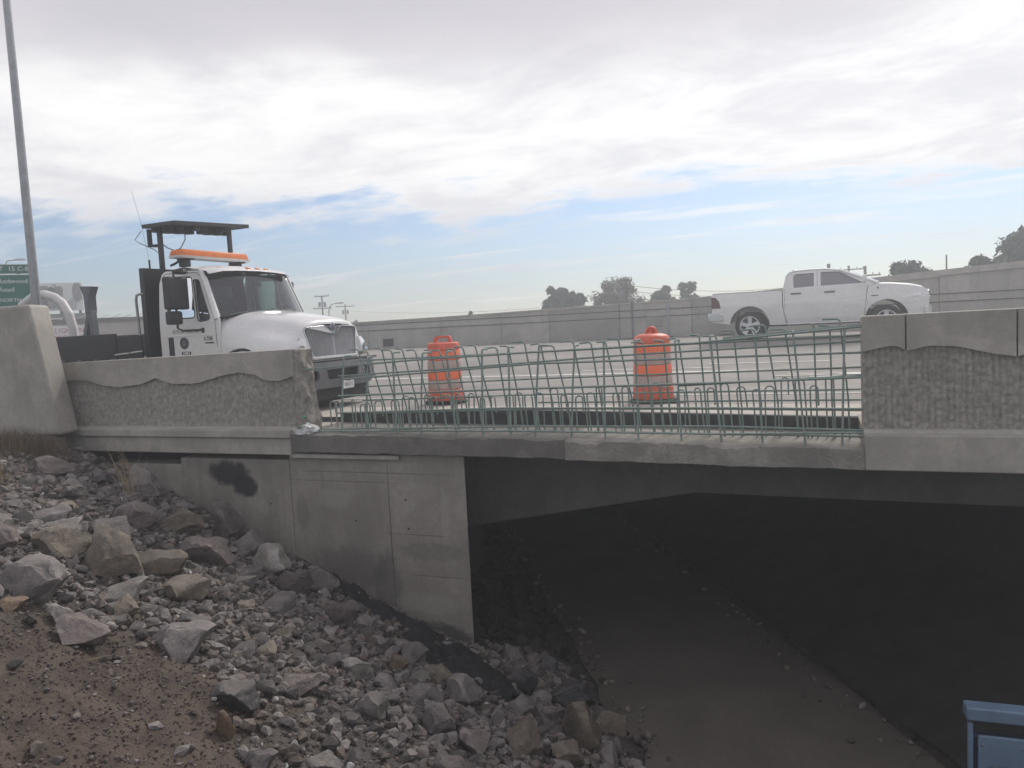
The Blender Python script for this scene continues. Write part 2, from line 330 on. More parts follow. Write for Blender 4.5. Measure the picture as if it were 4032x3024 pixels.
# ------------------------------------------------------------------ mesh helpers
def tag(o, label=None, cat=None, group=None, kind=None):
    if label: o['label'] = label
    if cat: o['category'] = cat
    if group: o['group'] = group
    if kind: o['kind'] = kind
    return o
def empty(name, loc=(0, 0, 0), rz=0, label=None, cat=None, group=None):
    o = bpy.data.objects.new(name, None); COL.objects.link(o); o.location = loc; o.rotation_euler = (0, 0, rz); o.empty_display_size = .2
    return tag(o, label, cat, group)
def place(name, me, mat, parent=None, loc=None):
    o = bpy.data.objects.new(name, me); COL.objects.link(o)
    if mat and not me.materials: me.materials.append(M[mat])
    if parent: o.parent = parent
    if loc: o.location = loc
    return o
class MB:
    def __init__(s): s.v = []; s.f = []
    def add(s, vs, fs):
        o = len(s.v); s.v += [tuple(p) for p in vs]; s.f += [tuple(i+o for i in f) for f in fs]; return s
    def box(s, a, b, rot=None, c=None):
        x0, y0, z0 = a; x1, y1, z1 = b
        vs = [(x0,y0,z0),(x1,y0,z0),(x1,y1,z0),(x0,y1,z0),(x0,y0,z1),(x1,y0,z1),(x1,y1,z1),(x0,y1,z1)]
        if rot is not None:
            c = Vector(c) if c else (Vector(a)+Vector(b))/2
            vs = [tuple(rot @ (Vector(p)-c) + c) for p in vs]
        return s.add(vs, [(3,2,1,0),(4,5,6,7),(0,1,5,4),(1,2,6,5),(2,3,7,6),(3,0,4,7)])
    def prism(s, poly, lo, hi, axis='y'):
        n = len(poly)
        def P(u, v, w): return (u, w, v) if axis == 'y' else (w, u, v) if axis == 'x' else (u, v, w)
        vs = [P(u, v, lo) for u, v in poly] + [P(u, v, hi) for u, v in poly]
        return s.add(vs, [tuple(range(n)), tuple(range(2*n-1, n-1, -1))] + [(i, i+n, (i+1) % n + n, (i+1) % n) for i in range(n)])
    def tube(s, path, r, n=8, cap=True, closed=False):
        path = [Vector(p) for p in path]; m = len(path); rings = []
        rr = r if isinstance(r, (list, tuple)) else [r]*m
        up = None
        for i, p in enumerate(path):
            if closed: t = path[(i+1) % m]-path[i-1]
            else: t = path[min(i+1, m-1)]-path[max(i-1, 0)]
            t.normalize()
            if up is None: up = Vector((0, 0, 1)) if abs(t.z) < .9 else Vector((1, 0, 0))
            a = t.cross(up)
            if a.length < 1e-4: a = t.cross(Vector((0, 1, 0)))
            a.normalize(); b = a.cross(t); up = b
            rings.append([p + (a*math.cos(2*math.pi*k/n) + b*math.sin(2*math.pi*k/n))*rr[i] for k in range(n)])
        vs = [q for g in rings for q in g]; fs = []
        for i in range(m if closed else m-1):
            j = (i+1) % m
            for k in range(n): fs.append((i*n+k, i*n+(k+1) % n, j*n+(k+1) % n, j*n+k))
        if cap and not closed: fs += [tuple(range(n-1, -1, -1)), tuple((m-1)*n+k for k in range(n))]
        return s.add(vs, fs)
    def lathe(s, prof, n=24, axis='z', c=(0, 0, 0), cap=True):
        vs = []; fs = []; m = len(prof)
        for r, h in prof:
            for k in range(n):
                a = 2*math.pi*k/n; p = (r*math.cos(a), r*math.sin(a), h)
                if axis == 'y': p = (p[0], h, p[1])
                if axis == 'x': p = (h, p[0], p[1])
                vs.append((p[0]+c[0], p[1]+c[1], p[2]+c[2]))
        for i in range(m-1):
            for k in range(n): fs.append((i*n+k, i*n+(k+1) % n, (i+1)*n+(k+1) % n, (i+1)*n+k))
        if cap: fs += [tuple(range(n-1, -1, -1)), tuple((m-1)*n+k for k in range(n))]
        return s.add(vs, fs)
    def loft(s, secs, cap=True, closed=False):
        n = len(secs[0]); vs = [p for g in secs for p in g]; fs = []
        for i in range(len(secs)-1):
            for k in range(n if closed else n-1): fs.append((i*n+k, i*n+(k+1) % n, (i+1)*n+(k+1) % n, (i+1)*n+k))
        if cap: fs += [tuple(range(n-1, -1, -1)), tuple((len(secs)-1)*n+k for k in range(n))]
        return s.add(vs, fs)
    def mesh(s, name, smooth=None, fix=True):
        me = bpy.data.meshes.new(name); me.from_pydata(s.v, [], s.f); me.update()
        if fix:
            bm = bmesh.new(); bm.from_mesh(me); bmesh.ops.recalc_face_normals(bm, faces=bm.faces); bm.to_mesh(me); bm.free()
        if smooth is not None: shade(me, smooth)
        return me
    def build(s, name, mat, parent=None, smooth=None, bevel=0, seg=2, loc=None, fix=True, sub=0):
        o = place(name, s.mesh(name, smooth, fix), mat, parent, loc)
        if sub:
            d = o.modifiers.new('sub', 'SUBSURF'); d.levels = d.render_levels = sub
        if bevel:
            d = o.modifiers.new('bevel', 'BEVEL'); d.width = bevel; d.segments = seg; d.limit_method = 'ANGLE'; d.angle_limit = R(35)
            if smooth is None: shade(o.data, 40)
        return o
def shade(me, ang):
    me.polygons.foreach_set('use_smooth', [True]*len(me.polygons)); me.set_sharp_from_angle(angle=R(ang))
def rpoly(pts, r, n=4):
    """polygon with rounded corners; r a number or one per corner"""
    out = []; m = len(pts)
    for i in range(m):
        p0, p1, p2 = Vector(pts[i-1]), Vector(pts[i]), Vector(pts[(i+1) % m])
        rr = r[i] if isinstance(r, (list, tuple)) else r
        a = (p0-p1); b = (p2-p1); d = min(rr, a.length*.45, b.length*.45)
        if d < 1e-4: out.append(tuple(p1)); continue
        A = p1+a.normalized()*d; B = p1+b.normalized()*d
        for k in range(n+1):
            t = k/n; out.append(tuple((1-t)**2*A+2*t*(1-t)*p1+t*t*B))
    return out
def plate(name, mat, parent, outer, holes=(), thick=.03, to3d=None, cu=(), cv=(), smooth=30, bevel=0):
    """flat sheet with holes, cut along u and v lines so that to3d(u, v, w) can bend it"""
    c = bpy.data.curves.new('c', 'CURVE'); c.dimensions = '2D'; c.fill_mode = 'BOTH'; c.extrude = thick/2
    for pts in (outer,)+tuple(holes):
        s = c.splines.new('POLY'); s.points.add(len(pts)-1); s.use_cyclic_u = True
        for i, p in enumerate(pts): s.points[i].co = (p[0], p[1], 0, 1)
    ob = bpy.data.objects.new('c', c); me = bpy.data.meshes.new_from_object(ob); bpy.data.objects.remove(ob); bpy.data.curves.remove(c)
    bm = bmesh.new(); bm.from_mesh(me); bmesh.ops.remove_doubles(bm, verts=bm.verts, dist=1e-5)
    for u in cu: bmesh.ops.bisect_plane(bm, geom=bm.verts[:]+bm.edges[:]+bm.faces[:], plane_co=(u, 0, 0), plane_no=(1, 0, 0))
    for v in cv: bmesh.ops.bisect_plane(bm, geom=bm.verts[:]+bm.edges[:]+bm.faces[:], plane_co=(0, v, 0), plane_no=(0, 1, 0))
    for q in bm.verts: q.co = to3d(*q.co) if to3d else q.co
    bmesh.ops.recalc_face_normals(bm, faces=bm.faces); bm.to_mesh(me); bm.free(); me.name = name; me.materials.clear()
    shade(me, smooth)
    return place(name, me, mat, parent)
def text(name, s, size, mat, parent, mtx, depth=.004, align='CENTER', xs=1.0):
    c = bpy.data.curves.new('t', 'FONT'); c.body = s; c.size = size; c.align_x = align; c.align_y = 'CENTER'; c.extrude = depth; c.resolution_u = 2
    ob = bpy.data.objects.new('t', c); me = bpy.data.meshes.new_from_object(ob); bpy.data.objects.remove(ob)
    me.transform(mtx @ Matrix.Diagonal((xs, 1, 1, 1))); me.name = name; me.materials.clear()
    return place(name, me, mat, parent)
def face_mtx(loc, right, up):
    r = Vector(right).normalized(); u = Vector(up).normalized(); n = r.cross(u)
    m = Matrix((r, u, n)).transposed().to_4x4(); m.translation = loc
    return m
def ang_arc(cx, cz, r, a0, a1, n):
    return [(cx+r*math.cos(R(a0+(a1-a0)*i/n)), cz+r*math.sin(R(a0+(a1-a0)*i/n))) for i in range(n+1)]
def fbm(x, y, z=0, o=4): return mnoise.fractal(Vector((x, y, z)), 1.0, 2.0, o)
def lerp(a, b, t): return a+(b-a)*t
def sst(t): t = max(0, min(1, t)); return t*t*(3-2*t)

# ------------------------------------------------------------------ ground, path, road
PA = Vector((-1.587, 6.867)); PD = Vector((-.52, .854)); PN = Vector((.854, .52)); PW = 2.6
def path_t(x, y): return (x-PA.x)*PN.x + (y-PA.y)*PN.y
def smax(a, b, k=.12): 
    h = max(0, min(1, .5+.5*(a-b)/k)); return lerp(b, a, h)+k*h*(1-h)
def height(x, y):
    t = path_t(x, y)
    z = -1.96-.38*x-.265*y
    top = -.10+.02*fbm(x*.6, y*.6)
    z = -smax(-z, -top, .35)
    z = smax(z, -3.06, .25)
    if y > 7.6:
        zi = -3.06+.30*max(0, -t)
        z = lerp(z, zi, sst((y-7.9)/.6)) if t > -1.6 else z
    if t > PW: z = max(z, -3.06+.42*(t-PW)) if y > 2 else lerp(z, -3.06+.42*(t-PW), .8)
    if t > PW: z = min(z, -.5)
    if y < 1.9: z = lerp(z, -.36, sst((1.9-y)/1.8)*sst((3.5-x)/3))
    return z
def bumpy(x, y):
    t = path_t(x, y)
    k = .25 if -.1 < t < PW+.1 else 1
    return height(x, y)+k*(.055*fbm(x*1.3, y*1.3, 3, 4)+.030*fbm(x*5, y*5, 9, 3)+.022*fbm(x*14, y*14, 4, 2))
def grid(xs, ys, fn):
    vs = [(x, y, fn(x, y)) for y in ys for x in xs]; n = len(xs)
    fs = [(j*n+i, j*n+i+1, (j+1)*n+i+1, (j+1)*n+i) for j in range(len(ys)-1) for i in range(n-1)]
    return MB().add(vs, fs)
def frange(a, b, s):
    n = max(1, int(round((b-a)/s))); return [a+(b-a)*i/n for i in range(n+1)]
xs = frange(-45, -13, 2) + frange(-13, -10, .25)[1:] + frange(-10, 2.2, .05)[1:] + frange(2.2, 12, .5)[1:] + frange(12, 45, 3)[1:]
ys = frange(-30, 0, 2) + frange(0, 2.2, .2)[1:] + frange(2.2, 8.9, .05)[1:] + frange(8.9, 46, .6)[1:]
def near_ground(x, y):
    if y > 8.3 and path_t(x, y) < -1.55: return -.75 if y < 30 else -1.0
    return bumpy(x, y)
near = grid(xs, ys, near_ground)
near.build('ground', 'soil', smooth=60, fix=False)['kind'] = 'structure'
F = MB(); S = 700
for a, b in (((-S, -S), (S, -30)), ((-S, 46), (S, S)), ((-S, -30), (-45, 46)), ((45, -30), (S, 46))):
    F.add([(a[0], a[1], -1.0), (b[0], a[1], -1.0), (b[0], b[1], -1.0), (a[0], b[1], -1.0)], [(0, 1, 2, 3)])
F.build('distant_ground', 'far_ground')['kind'] = 'structure'

pt = []
for i in range(91):
    s = -6+i*.35
    row = []
    for k in range(9):
        t = PW*k/8
        p = PA+PD*s+PN*(t+(.16*fbm(s*1.1, k//8*7.3, 0, 5) if k in (0, 8) else 0))
        row.append((p.x, p.y, -3.0+.012*fbm(p.x*1.5, p.y*1.5)+.03*math.sin(math.pi*k/8)))
    pt.append(row)
MB().loft(pt, cap=False).build('path', 'path_dirt', smooth=60, fix=False)['kind'] = 'structure'

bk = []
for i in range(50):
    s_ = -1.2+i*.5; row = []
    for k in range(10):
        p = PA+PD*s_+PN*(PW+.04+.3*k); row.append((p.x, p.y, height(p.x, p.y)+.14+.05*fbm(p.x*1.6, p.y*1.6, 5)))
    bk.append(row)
MB().loft(bk, cap=False).build('bank_shade_sheet', 'bank_shade', smooth=60, fix=False)['kind'] = 'structure'  # added sheet over the bank, the underpass shade put into its colour
def road_z(y): return .44*sst((y-15.5)/8.5)
EDGE = 9.5
ry = [EDGE, 10.75, 12, 14, 15.5]+frange(15.5, 24, .7)[1:]+[26, 28.45]
grid(frange(-70, 70, 5), ry, lambda x, y: road_z(y)).build('road', 'road', smooth=60, fix=False)['kind'] = 'structure'
grid(frange(-70, 70, 5), [EDGE+.0, 10.1, 10.75], lambda x, y: .005).build('road_shoulder', 'shoulder', fix=False)['kind'] = 'structure'
def stripe(name, x0, x1, y, w, skew=0):
    m = MB(); n = max(1, int((x1-x0)/4))
    for i in range(n):
        a = lerp(x0, x1, i/n); b = lerp(x0, x1, (i+1)/n)
        m.add([(a, y-w/2, road_z(y-w/2)+.010), (b, y-w/2, road_z(y-w/2)+.010), (b, y+w/2, road_z(y+w/2)+.010), (a, y+w/2, road_z(y+w/2)+.010)], [(0, 1, 2, 3)])
    o = m.build(name, 'line_paint', fix=False); o['kind'] = 'structure'; return o
stripe('lane_line', -70, 70, 16.6, .20)
stripe('edge_line', -70, 70, 12.05, .075)
stripe('lane_dash', -5.2, -2.2, 17.35, .10)
stripe('lane_dash', -2.4, 0.2, 18.0, .10)
stripe('lane_dash', -.2, 2.8, 15.0, .12)
# worn arrow marking on the lane by the parapet
mm = MB()
for a in ((-.95, 15.35, .9, .16), (-.75, 15.7, 1.4, .12), (.2, 15.5, .5, .3)):
    mm.add([(a[0], a[1]-a[3]/2, .012), (a[0]+a[2], a[1]-a[3]/2, .012), (a[0]+a[2]+.2, a[1]+a[3]/2, .012), (a[0]+.2, a[1]+a[3]/2, .012)], [(0, 1, 2, 3)])
mm.build('worn_lane_marking', 'line_paint', fix=False)['kind'] = 'structure'
# ------------------------------------------------------------------ the bridge
bridge = empty('bridge', (-1.5, 9, -3), 0, 'low concrete road bridge with haunched edge beam over a dark underpass', 'bridge')
def bpart(mb, name, mat, **k):
    mb.v = [(p[0]+1.5, p[1]-9, p[2]+3) for p in mb.v]
    return mb.build(name, mat, bridge, **k)
def fascia(x0, x1, y0, y1, z0, z1a, chip, seed, mat, name, z1b=0, botslope=0):
    """slab edge with a chipped top arris and an uneven face"""
    n = max(2, int((x1-x0)/.045)); secs = []
    for i in range(n+1):
        x = lerp(x0, x1, i/n); z1 = lerp(z1a, z1b, i/n); c = chip*max(0, fbm(x*2.3, seed, 0, 5)*1.6)+chip*.25*fbm(x*11, seed)
        e = .006*fbm(x*3, seed+4)
        zb = z0+botslope*(x-x0)
        secs.append([(x, y1, zb), (x, y0+e, zb+.012*fbm(x*4, seed+8)), (x, y0+e, z1-c-.01), (x, y0+.03+c*.8, z1-c*.3), (x, y0+.2, z1+.012*fbm(x*6, seed+2)), (x, y1, z1)])
    return bpart(MB().loft(secs, closed=True), name, mat, smooth=28)
# deck sides: left slab under the parapet, dark middle edge, pale chipped edge, right slab
bpart(MB().box((-10.35, 7.95, -.285), (-6.29, 9.48, -.065)), 'deck_edge', 'concrete', bevel=.012)
bpart(MB().box((-10.35, 7.905, -.06), (-6.27, 8.6, .045)), 'curb', 'concrete', bevel=.012)
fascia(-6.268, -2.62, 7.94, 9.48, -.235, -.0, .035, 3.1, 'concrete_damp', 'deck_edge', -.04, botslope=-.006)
fascia(-2.616, .365, 7.925, 9.48, -.268, -.042, .055, 9.7, 'concrete_old', 'deck_edge', -.10, botslope=-.012)
bpart(MB().prism([(-6.2, -.03), (.36, -.13), (.36, .055), (-3.4, .15), (-6.2, .118)], 9.0, 9.1, 'y'), 'form_board', 'asphalt_edge', bevel=.006)
bpart(MB().box((.368, 7.915, -.31), (14, 9.48, .03)), 'deck_edge', 'concrete', bevel=.012)
bpart(MB().box((-24, EDGE-.01, -.32), (14, 11.5, -.012)), 'deck_slab', 'asphalt_edge', bevel=.004)
for i in range(5):   # strips of the deck behind, so that the slab carries the road to the far wall
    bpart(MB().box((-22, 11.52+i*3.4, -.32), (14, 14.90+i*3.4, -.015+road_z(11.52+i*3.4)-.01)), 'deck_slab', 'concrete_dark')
# haunched edge beam set back under the overhang and further beams behind it
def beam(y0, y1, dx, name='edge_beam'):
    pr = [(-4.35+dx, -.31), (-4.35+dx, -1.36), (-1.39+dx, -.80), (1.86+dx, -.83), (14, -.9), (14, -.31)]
    bpart(MB().prism(pr, y0, y1, 'y'), name, 'beam_concrete_shaded', bevel=.015)
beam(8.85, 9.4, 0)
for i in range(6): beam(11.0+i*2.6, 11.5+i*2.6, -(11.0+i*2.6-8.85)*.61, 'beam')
# abutment: poured in three lifts side by side, then the inner face along the underpass
for a, b, y, top in ((-8.235, -6.4175, 8.037, -.362), (-6.4145, -4.9525, 8.045, -.262), (-4.9495, -3.90, 8.04, -.262)):
    bpart(MB().prism([(a, y), (b, y), (b-(.32 if b > -4 else 0), y+.5), (a, y+.5)], -3.4, top, 'z'), 'abutment_wall', 'abutment_concrete', bevel=.012)
for k, (x_, z_) in enumerate(((-6.75, -.95), (-5.45, -1.12), (-4.72, -.82), (-4.70, -1.18))):
    bpart(MB().lathe([(.001, 8.038), (.010, 8.038), (.014, 8.0355), (.008, 8.0345), (.001, 8.036)] if x_ < -6.42 or x_ > -4.95 else [(.001, 8.047), (.010, 8.047), (.014, 8.0435), (.008, 8.0425), (.001, 8.045)], 8, 'y', (x_, 0, z_)), 'tie_hole', 'concrete_dark')
bpart(MB().box((-6.35, 7.985, -.325), (-4.75, 8.03, -.272)), 'bearing_strip', 'concrete', bevel=.006)
bpart(MB().box((-5.9, 8.0, -.262), (-3.93, 8.5, -.2425)), 'joint_filler', 'concrete_dark')
bpart(MB().box((-9.75, 8.10, -1.6), (-8.245, 8.5, -.475)), 'wing_wall', 'concrete', bevel=.02)
bpart(MB().box((-13.2, 8.16, -1.6), (-9.76, 8.5, -.45)), 'wing_wall', 'concrete', bevel=.02)
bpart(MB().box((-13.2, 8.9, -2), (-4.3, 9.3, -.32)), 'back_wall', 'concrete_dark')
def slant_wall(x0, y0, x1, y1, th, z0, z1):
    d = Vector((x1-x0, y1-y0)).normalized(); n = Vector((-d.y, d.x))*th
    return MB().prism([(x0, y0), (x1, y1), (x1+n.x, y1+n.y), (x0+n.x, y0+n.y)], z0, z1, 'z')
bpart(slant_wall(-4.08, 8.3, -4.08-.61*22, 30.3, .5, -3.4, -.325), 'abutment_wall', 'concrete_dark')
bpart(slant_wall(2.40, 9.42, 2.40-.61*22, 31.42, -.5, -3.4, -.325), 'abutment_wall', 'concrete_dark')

# ------------------------------------------------------------------ parapets
def ridge(x, seed):
    return .13*fbm(x*.75, seed, 0, 2)+.045*fbm(x*2.2, seed+5, 0, 2)
def parapet(name, x0, x1, ztop0, ztop1, seed, zmid, label, joints=(), ridge_pts=None, amp=.026):
    root = empty(name, ((x0+x1)/2, 8.2, 0), 0, label, 'barrier')
    ox, oy = (x0+x1)/2, 8.2
    def T(mb): mb.v = [(p[0]-ox, p[1]-oy, p[2]) for p in mb.v]; return mb
    def top(x): return lerp(ztop0, ztop1, (x-x0)/(x1-x0))
    def rz(x):
        if ridge_pts:
            for (a, za), (b, zb) in zip(ridge_pts, ridge_pts[1:]):
                if a <= x <= b: return lerp(za, zb, (x-a)/(b-a))+.012*fbm(x*5, seed)
        return zmid+ridge(x, seed)
    # core
    T(core := MB().prism([(x0, -.03), (x1, -.03), (x1, top(x1)), (x0, top(x0))], 8.075, 8.40, 'y')).build('core', 'concrete', root, bevel=.02)
    # smooth upper panels with the wavy lower rim, one for each pour
    cuts = [x0]+list(joints)+[x1]
    for a, b in zip(cuts, cuts[1:]):
        a2, b2 = a+.004 if a != x0 else a, b-.010 if b != x1 else b
        n = max(4, int((b2-a2)/.05))
        low = [(lerp(a2, b2, i/n), rz(lerp(a2, b2, i/n))) for i in range(n+1)]
        poly = low+[(b2, top(b2)-.004), (a2, top(a2)-.004)]
        o = plate('panel', 'concrete', root, [(p[0]-ox, p[1]) for p in poly], thick=.075, to3d=lambda u, v, w: Vector((u, 8.045+w-oy, v)), smooth=30)
        d = o.modifiers.new('bevel', 'BEVEL'); d.width = .010; d.segments = 2; d.limit_method = 'ANGLE'; d.angle_limit = R(50)
    # ribbed, broken-faced lower field
    nx = int((x1-x0)/.011); nz = 64; vs = []; fs = []
    for j in range(nz+1):
        for i in range(nx+1):
            x = lerp(x0, x1, i/nx); zt = rz(x)+.03; z = lerp(.035, zt, j/nz)
            rib = .5+.5*math.sin(2*math.pi*x/.052+.5*fbm(x*2, 1.0))
            d = amp*rib*(.5+.75*max(0, .5+.9*fbm(x*19, z*26, seed, 3)))
            d += .006*fbm(x*40, z*60, seed, 2)
            if j in (0, nz) or i in (0, nx): d = 0
            vs.append((x-ox, 8.070-d-oy, z))
    for j in range(nz):
        for i in range(nx): fs.append((j*(nx+1)+i, j*(nx+1)+i+1, (j+1)*(nx+1)+i+1, (j+1)*(nx+1)+i))
    MB().add(vs, fs).build('ribbed_face', 'concrete_rough', root, smooth=50, fix=False)
    T(MB().prism([(7.985, -.028), (8.072, -.028), (8.072, .075), (8.03, .06), (7.985, .048)], x0+.002, x1-.002, 'x')).build('ledge', 'concrete_light', root, bevel=.008)
    return root
pl = parapet('parapet', -10.36, -6.22, 1.00, 1.065, 2.2, .80, 'ribbed concrete parapet with wavy smooth top in front of the white work truck', amp=.019,
    ridge_pts=[(-10.5, .72), (-9.9, .745), (-9.55, .66), (-9.2, .63), (-8.8, .67), (-8.55, .74), (-8.3, .67), (-7.95, .655), (-7.75, .67), (-7.45, .74), (-7.15, .785), (-6.85, .765), (-6.7, .685), (-6.5, .66), (-6.35, .69), (-6.1, .75)])
pr = parapet('parapet', .362, 8.0, 1.15, 1.19, 8.1, .78, 'ribbed concrete parapet with a vertical joint in front of the white pickup', joints=(.735, 1.62, 4.6),
    ridge_pts=[(.3, .80), (.55, .845), (.65, .87), (.75, .81), (.95, .85), (1.12, .845), (1.4, .77), (1.62, .73), (1.9, .78), (2.4, .86), (3, .75), (4, .85), (5, .7), (6, .85), (8.2, .8)])
# broken end of the left parapet, where the old concrete was cut away
bm = bmesh.new(); bmesh.ops.create_grid(bm, x_segments=14, y_segments=34, size=.5)
for v in bm.verts:
    u, w = v.co.x+.5, v.co.y+.5
    z = lerp(.0, 1.05, w); y = lerp(8.02, 8.395, u)
    out = .03+.06*(1-w)**1.2*(.3+u)+.05*(fbm(u*3, w*5, 2)+.2)+.04*max(0, .28-w)*u*4
    if u < .05 or u > .95 or w > .98: out = .0 if u < .05 else .03
    v.co = (out, y-8.2, z)
me = bpy.data.meshes.new('broken_end'); bm.to_mesh(me); bm.free(); shade(me, 25)
o = place('broken_end', me, 'concrete_broken', pl, (-6.225-(-10.36-6.22)/2, 0, 0))
MB().lathe([(.001, -.012), (.02, -.008), (.024, .004), (.001, .010)], 8).build('paint_dab', 'green_mark', pl, loc=(2.165, -.155, .20), smooth=60)
MB().lathe([(.001, -.014), (.022, -.008), (.02, .006), (.001, .012)], 7).build('paint_dab', 'green_mark', pl, loc=(2.13, -.175, .075), smooth=60)

# the tall tapered concrete block beyond the parapet's left end
m = MB()
fr = [(-13.5, -.12), (-9.78, .02), (-10.16, 1.85), (-13.5, 1.86)]
bk = [(-13.5, -.12), (-9.93, .02), (-10.31, 1.85), (-13.5, 1.86)]
m.add([(x, 7.46, z) for x, z in fr]+[(x, 7.88, z) for x, z in bk], [(0, 1, 2, 3), (7, 6, 5, 4), (0, 4, 5, 1), (1, 5, 6, 2), (2, 6, 7, 3), (3, 7, 4, 0)])
m.v = [(x+11.6, y-7.65, z) for x, y, z in m.v]
o = m.build('concrete_block', 'concrete', loc=(-11.6, 7.65, 0), bevel=.045, seg=3)
tag(o, 'tall tapered concrete end block below the green road sign', 'barrier')

# ------------------------------------------------------------------ rebar cage
cage = empty('rebar_cage', (-3, 8.25, -.1), 0, 'green coated rebar cage standing in the gap between the parapets', 'rebar')
CO = Vector((-3, 8.25, -.1))
def bar(path, r, name): 
    MB().tube([Vector(p)-CO for p in path], r, 6).build(name, 'rebar_green', cage, smooth=60)
def hook(p, d, up, n=5, r=.035):
    """quarter bend at the end of a bar: from p (going up) over to d"""
    p = Vector(p); d = Vector(d)
    return [p+d*(r*(1-math.cos(math.pi/2*k/n)))+Vector((0, 0, r*math.sin(math.pi/2*k/n))) for k in range(n+1)]
# near row: plumb bars with a small return at the top
x = -5.55; rb = random.Random(3)
nearx = []
while x < .30:
    nearx.append(x); x += rb.uniform(.33, .44)
for x in nearx:
    top = lerp(.93, 1.03, (x+6)/6.3)+rb.uniform(-.02, .03); lean = rb.uniform(-.05, .05)
    p = [(x+lean*-1, 8.06, -.10), (x, 8.08, .5)]+hook((x+lean, 8.10, top-.03), (rb.choice([-.3, .25]), 1, 0), 1, r=.03)
    p.append(tuple(Vector(p[-1])+Vector((rb.uniform(-.02, .02), .11, -.005))))
    bar(p, rb.uniform(.0105, .0125), 'upright_bar')
# far row: raked bars with their tops bent over along the bridge
x = -5.35
while x < .33:
    top = lerp(.985, 1.10, max(0, (x+2.2)/2.5))+rb.uniform(-.03, .045); dx = rb.uniform(-.04, .06)
    h = hook((x-.05-dx, 8.28, top-.04), (-1, rb.uniform(-.5, .3), 0), 1, r=.04)
    hl = rb.uniform(.05, .13)
    p = [(x+.0, 8.52, -.14), (x-.01, 8.44, .3)]+h+[tuple(h[-1]+Vector((-hl, rb.uniform(-.03, .02), rb.uniform(-.012, .004))))]
    bar(p, .0098, 'raked_bar'); x += rb.uniform(.145, .215)
# low hairpins
x = -6.05; i = 0
while x < .2:
    w = rb.uniform(.07, .10); top = lerp(.33, .50, max(0, min(1, (x+6)/5.5)))+rb.uniform(-.07, .05); y = rb.choice([8.42, 8.52, 8.58]); sk = rb.uniform(-.02, .05); yaw = rb.uniform(-.6, .6)
    c, s = math.cos(yaw), math.sin(yaw)
    short = rb.random() < .45
    if x < -5.7: top = rb.uniform(.30, .36)
    zb = -.14
    P = [(-w/2+sk, zb), (-w/2, top-w/2)]+[(-w/2*math.cos(math.pi*k/6), top-w/2+w/2*math.sin(math.pi*k/6)) for k in range(1, 6)]+[(w/2, top-w/2), (w/2+sk*(.4 if short else 1), top-rb.uniform(.16, .24) if short else zb)]
    bar([(x+u*c, y+u*s, z) for u, z in P], .009, 'hairpin_bar'); x += rb.uniform(.125, .185); i += 1
# horizontal bars, near and far face
def hbar(pts, r=.0095): bar([(p[0], p[1], p[2]+rb.uniform(-.008, .008)) for p in pts], r*1.18, 'long_bar')
hbar([(-6.1, 8.03, .80), (-4.5, 8.07, .875), (-3, 8.08, .925), (-1.2, 8.09, .945), (.40, 8.10, 1.06)], .0105)
hbar([(-5.55, 8.12, .665), (-3, 8.12, .785), (-1.2, 8.12, .80), (.40, 8.12, .80)], .0105)
hbar([(-5.65, 8.16, .70), (-4, 8.20, .76), (-2, 8.25, .85), (.38, 8.27, .90)])
hbar([(-5.60, 8.06, .46), (-3.4, 8.07, .50), (-1.0, 8.08, .535), (.40, 8.08, .56)], .0115)
hbar([(-1.4, 8.10, .515), (.38, 8.10, .585)], .010)
hbar([(-5.65, 8.07, .245), (-3.4, 8.07, .285), (-1, 8.07, .275), (.40, 8.07, .262)], .010)
hbar([(-5.3, 8.40, .205), (-3.0, 8.42, .235), (-1.0, 8.44, .215), (.38, 8.44, .20)], .0095)
hbar([(-6.15, 8.05, .02), (-4.8, 8.06, .03), (-3, 8.06, .035), (0, 8.06, .005), (.39, 8.06, .0)], .0105)
hbar([(-5.0, 8.02, .062), (-3, 8.10, .075), (-1, 8.14, .07), (.39, 8.14, .045)], .010)
hbar([(-6.1, 8.16, -.0), (-5.2, 8.14, .045), (-4.6, 8.10, .035)], .010)
hbar([(-.95, 8.30, .97), (.38, 8.14, 1.055)], .016)
hbar([(-1.0, 8.03, .02), (.385, 8.03, .04)], .0095)
hbar([(-5.5, 8.30, .875), (-3, 8.30, .90), (.37, 8.28, .97)], .009)
hbar([(-5.5, 8.44, .36), (-3, 8.44, .40), (.37, 8.44, .42)], .009)
hbar([(-5.4, 8.36, .545), (-3, 8.36, .60), (.37, 8.36, .64)], .009)
hbar([(-3.1, 8.46, .30), (.37, 8.46, .31)], .0085)

# scraps of plastic and broken concrete at the foot of the cut
def crumple(name, c, s, mat, seed, label, cat, flat=.35):
    bm = bmesh.new(); bmesh.ops.create_icosphere(bm, subdivisions=3, radius=1)
    for v in bm.verts:
        k = 1+.55*fbm(v.co.x*1.7+seed, v.co.y*1.7, v.co.z*1.7, 4)
        v.co = Vector((v.co.x*s[0]*k, v.co.y*s[1]*k, max(-.25, v.co.z)*s[2]*k))
    me = bpy.data.meshes.new(name); bm.to_mesh(me); bm.free(); shade(me, 20)
    return tag(place(name, me, mat, None, c), label, cat)
crumple('plastic_sheet', (-6.07, 8.06, .03), (.13, .09, .07), 'plastic_scrap', 1.3, 'crumpled pale plastic scrap at the broken end of the left parapet', 'plastic scrap')
crumple('plastic_sheet', (-6.14, 7.99, .0), (.14, .06, .045), 'plastic_scrap', 5.3, 'flattened pale plastic scrap on the deck edge below the crumpled one', 'plastic scrap')
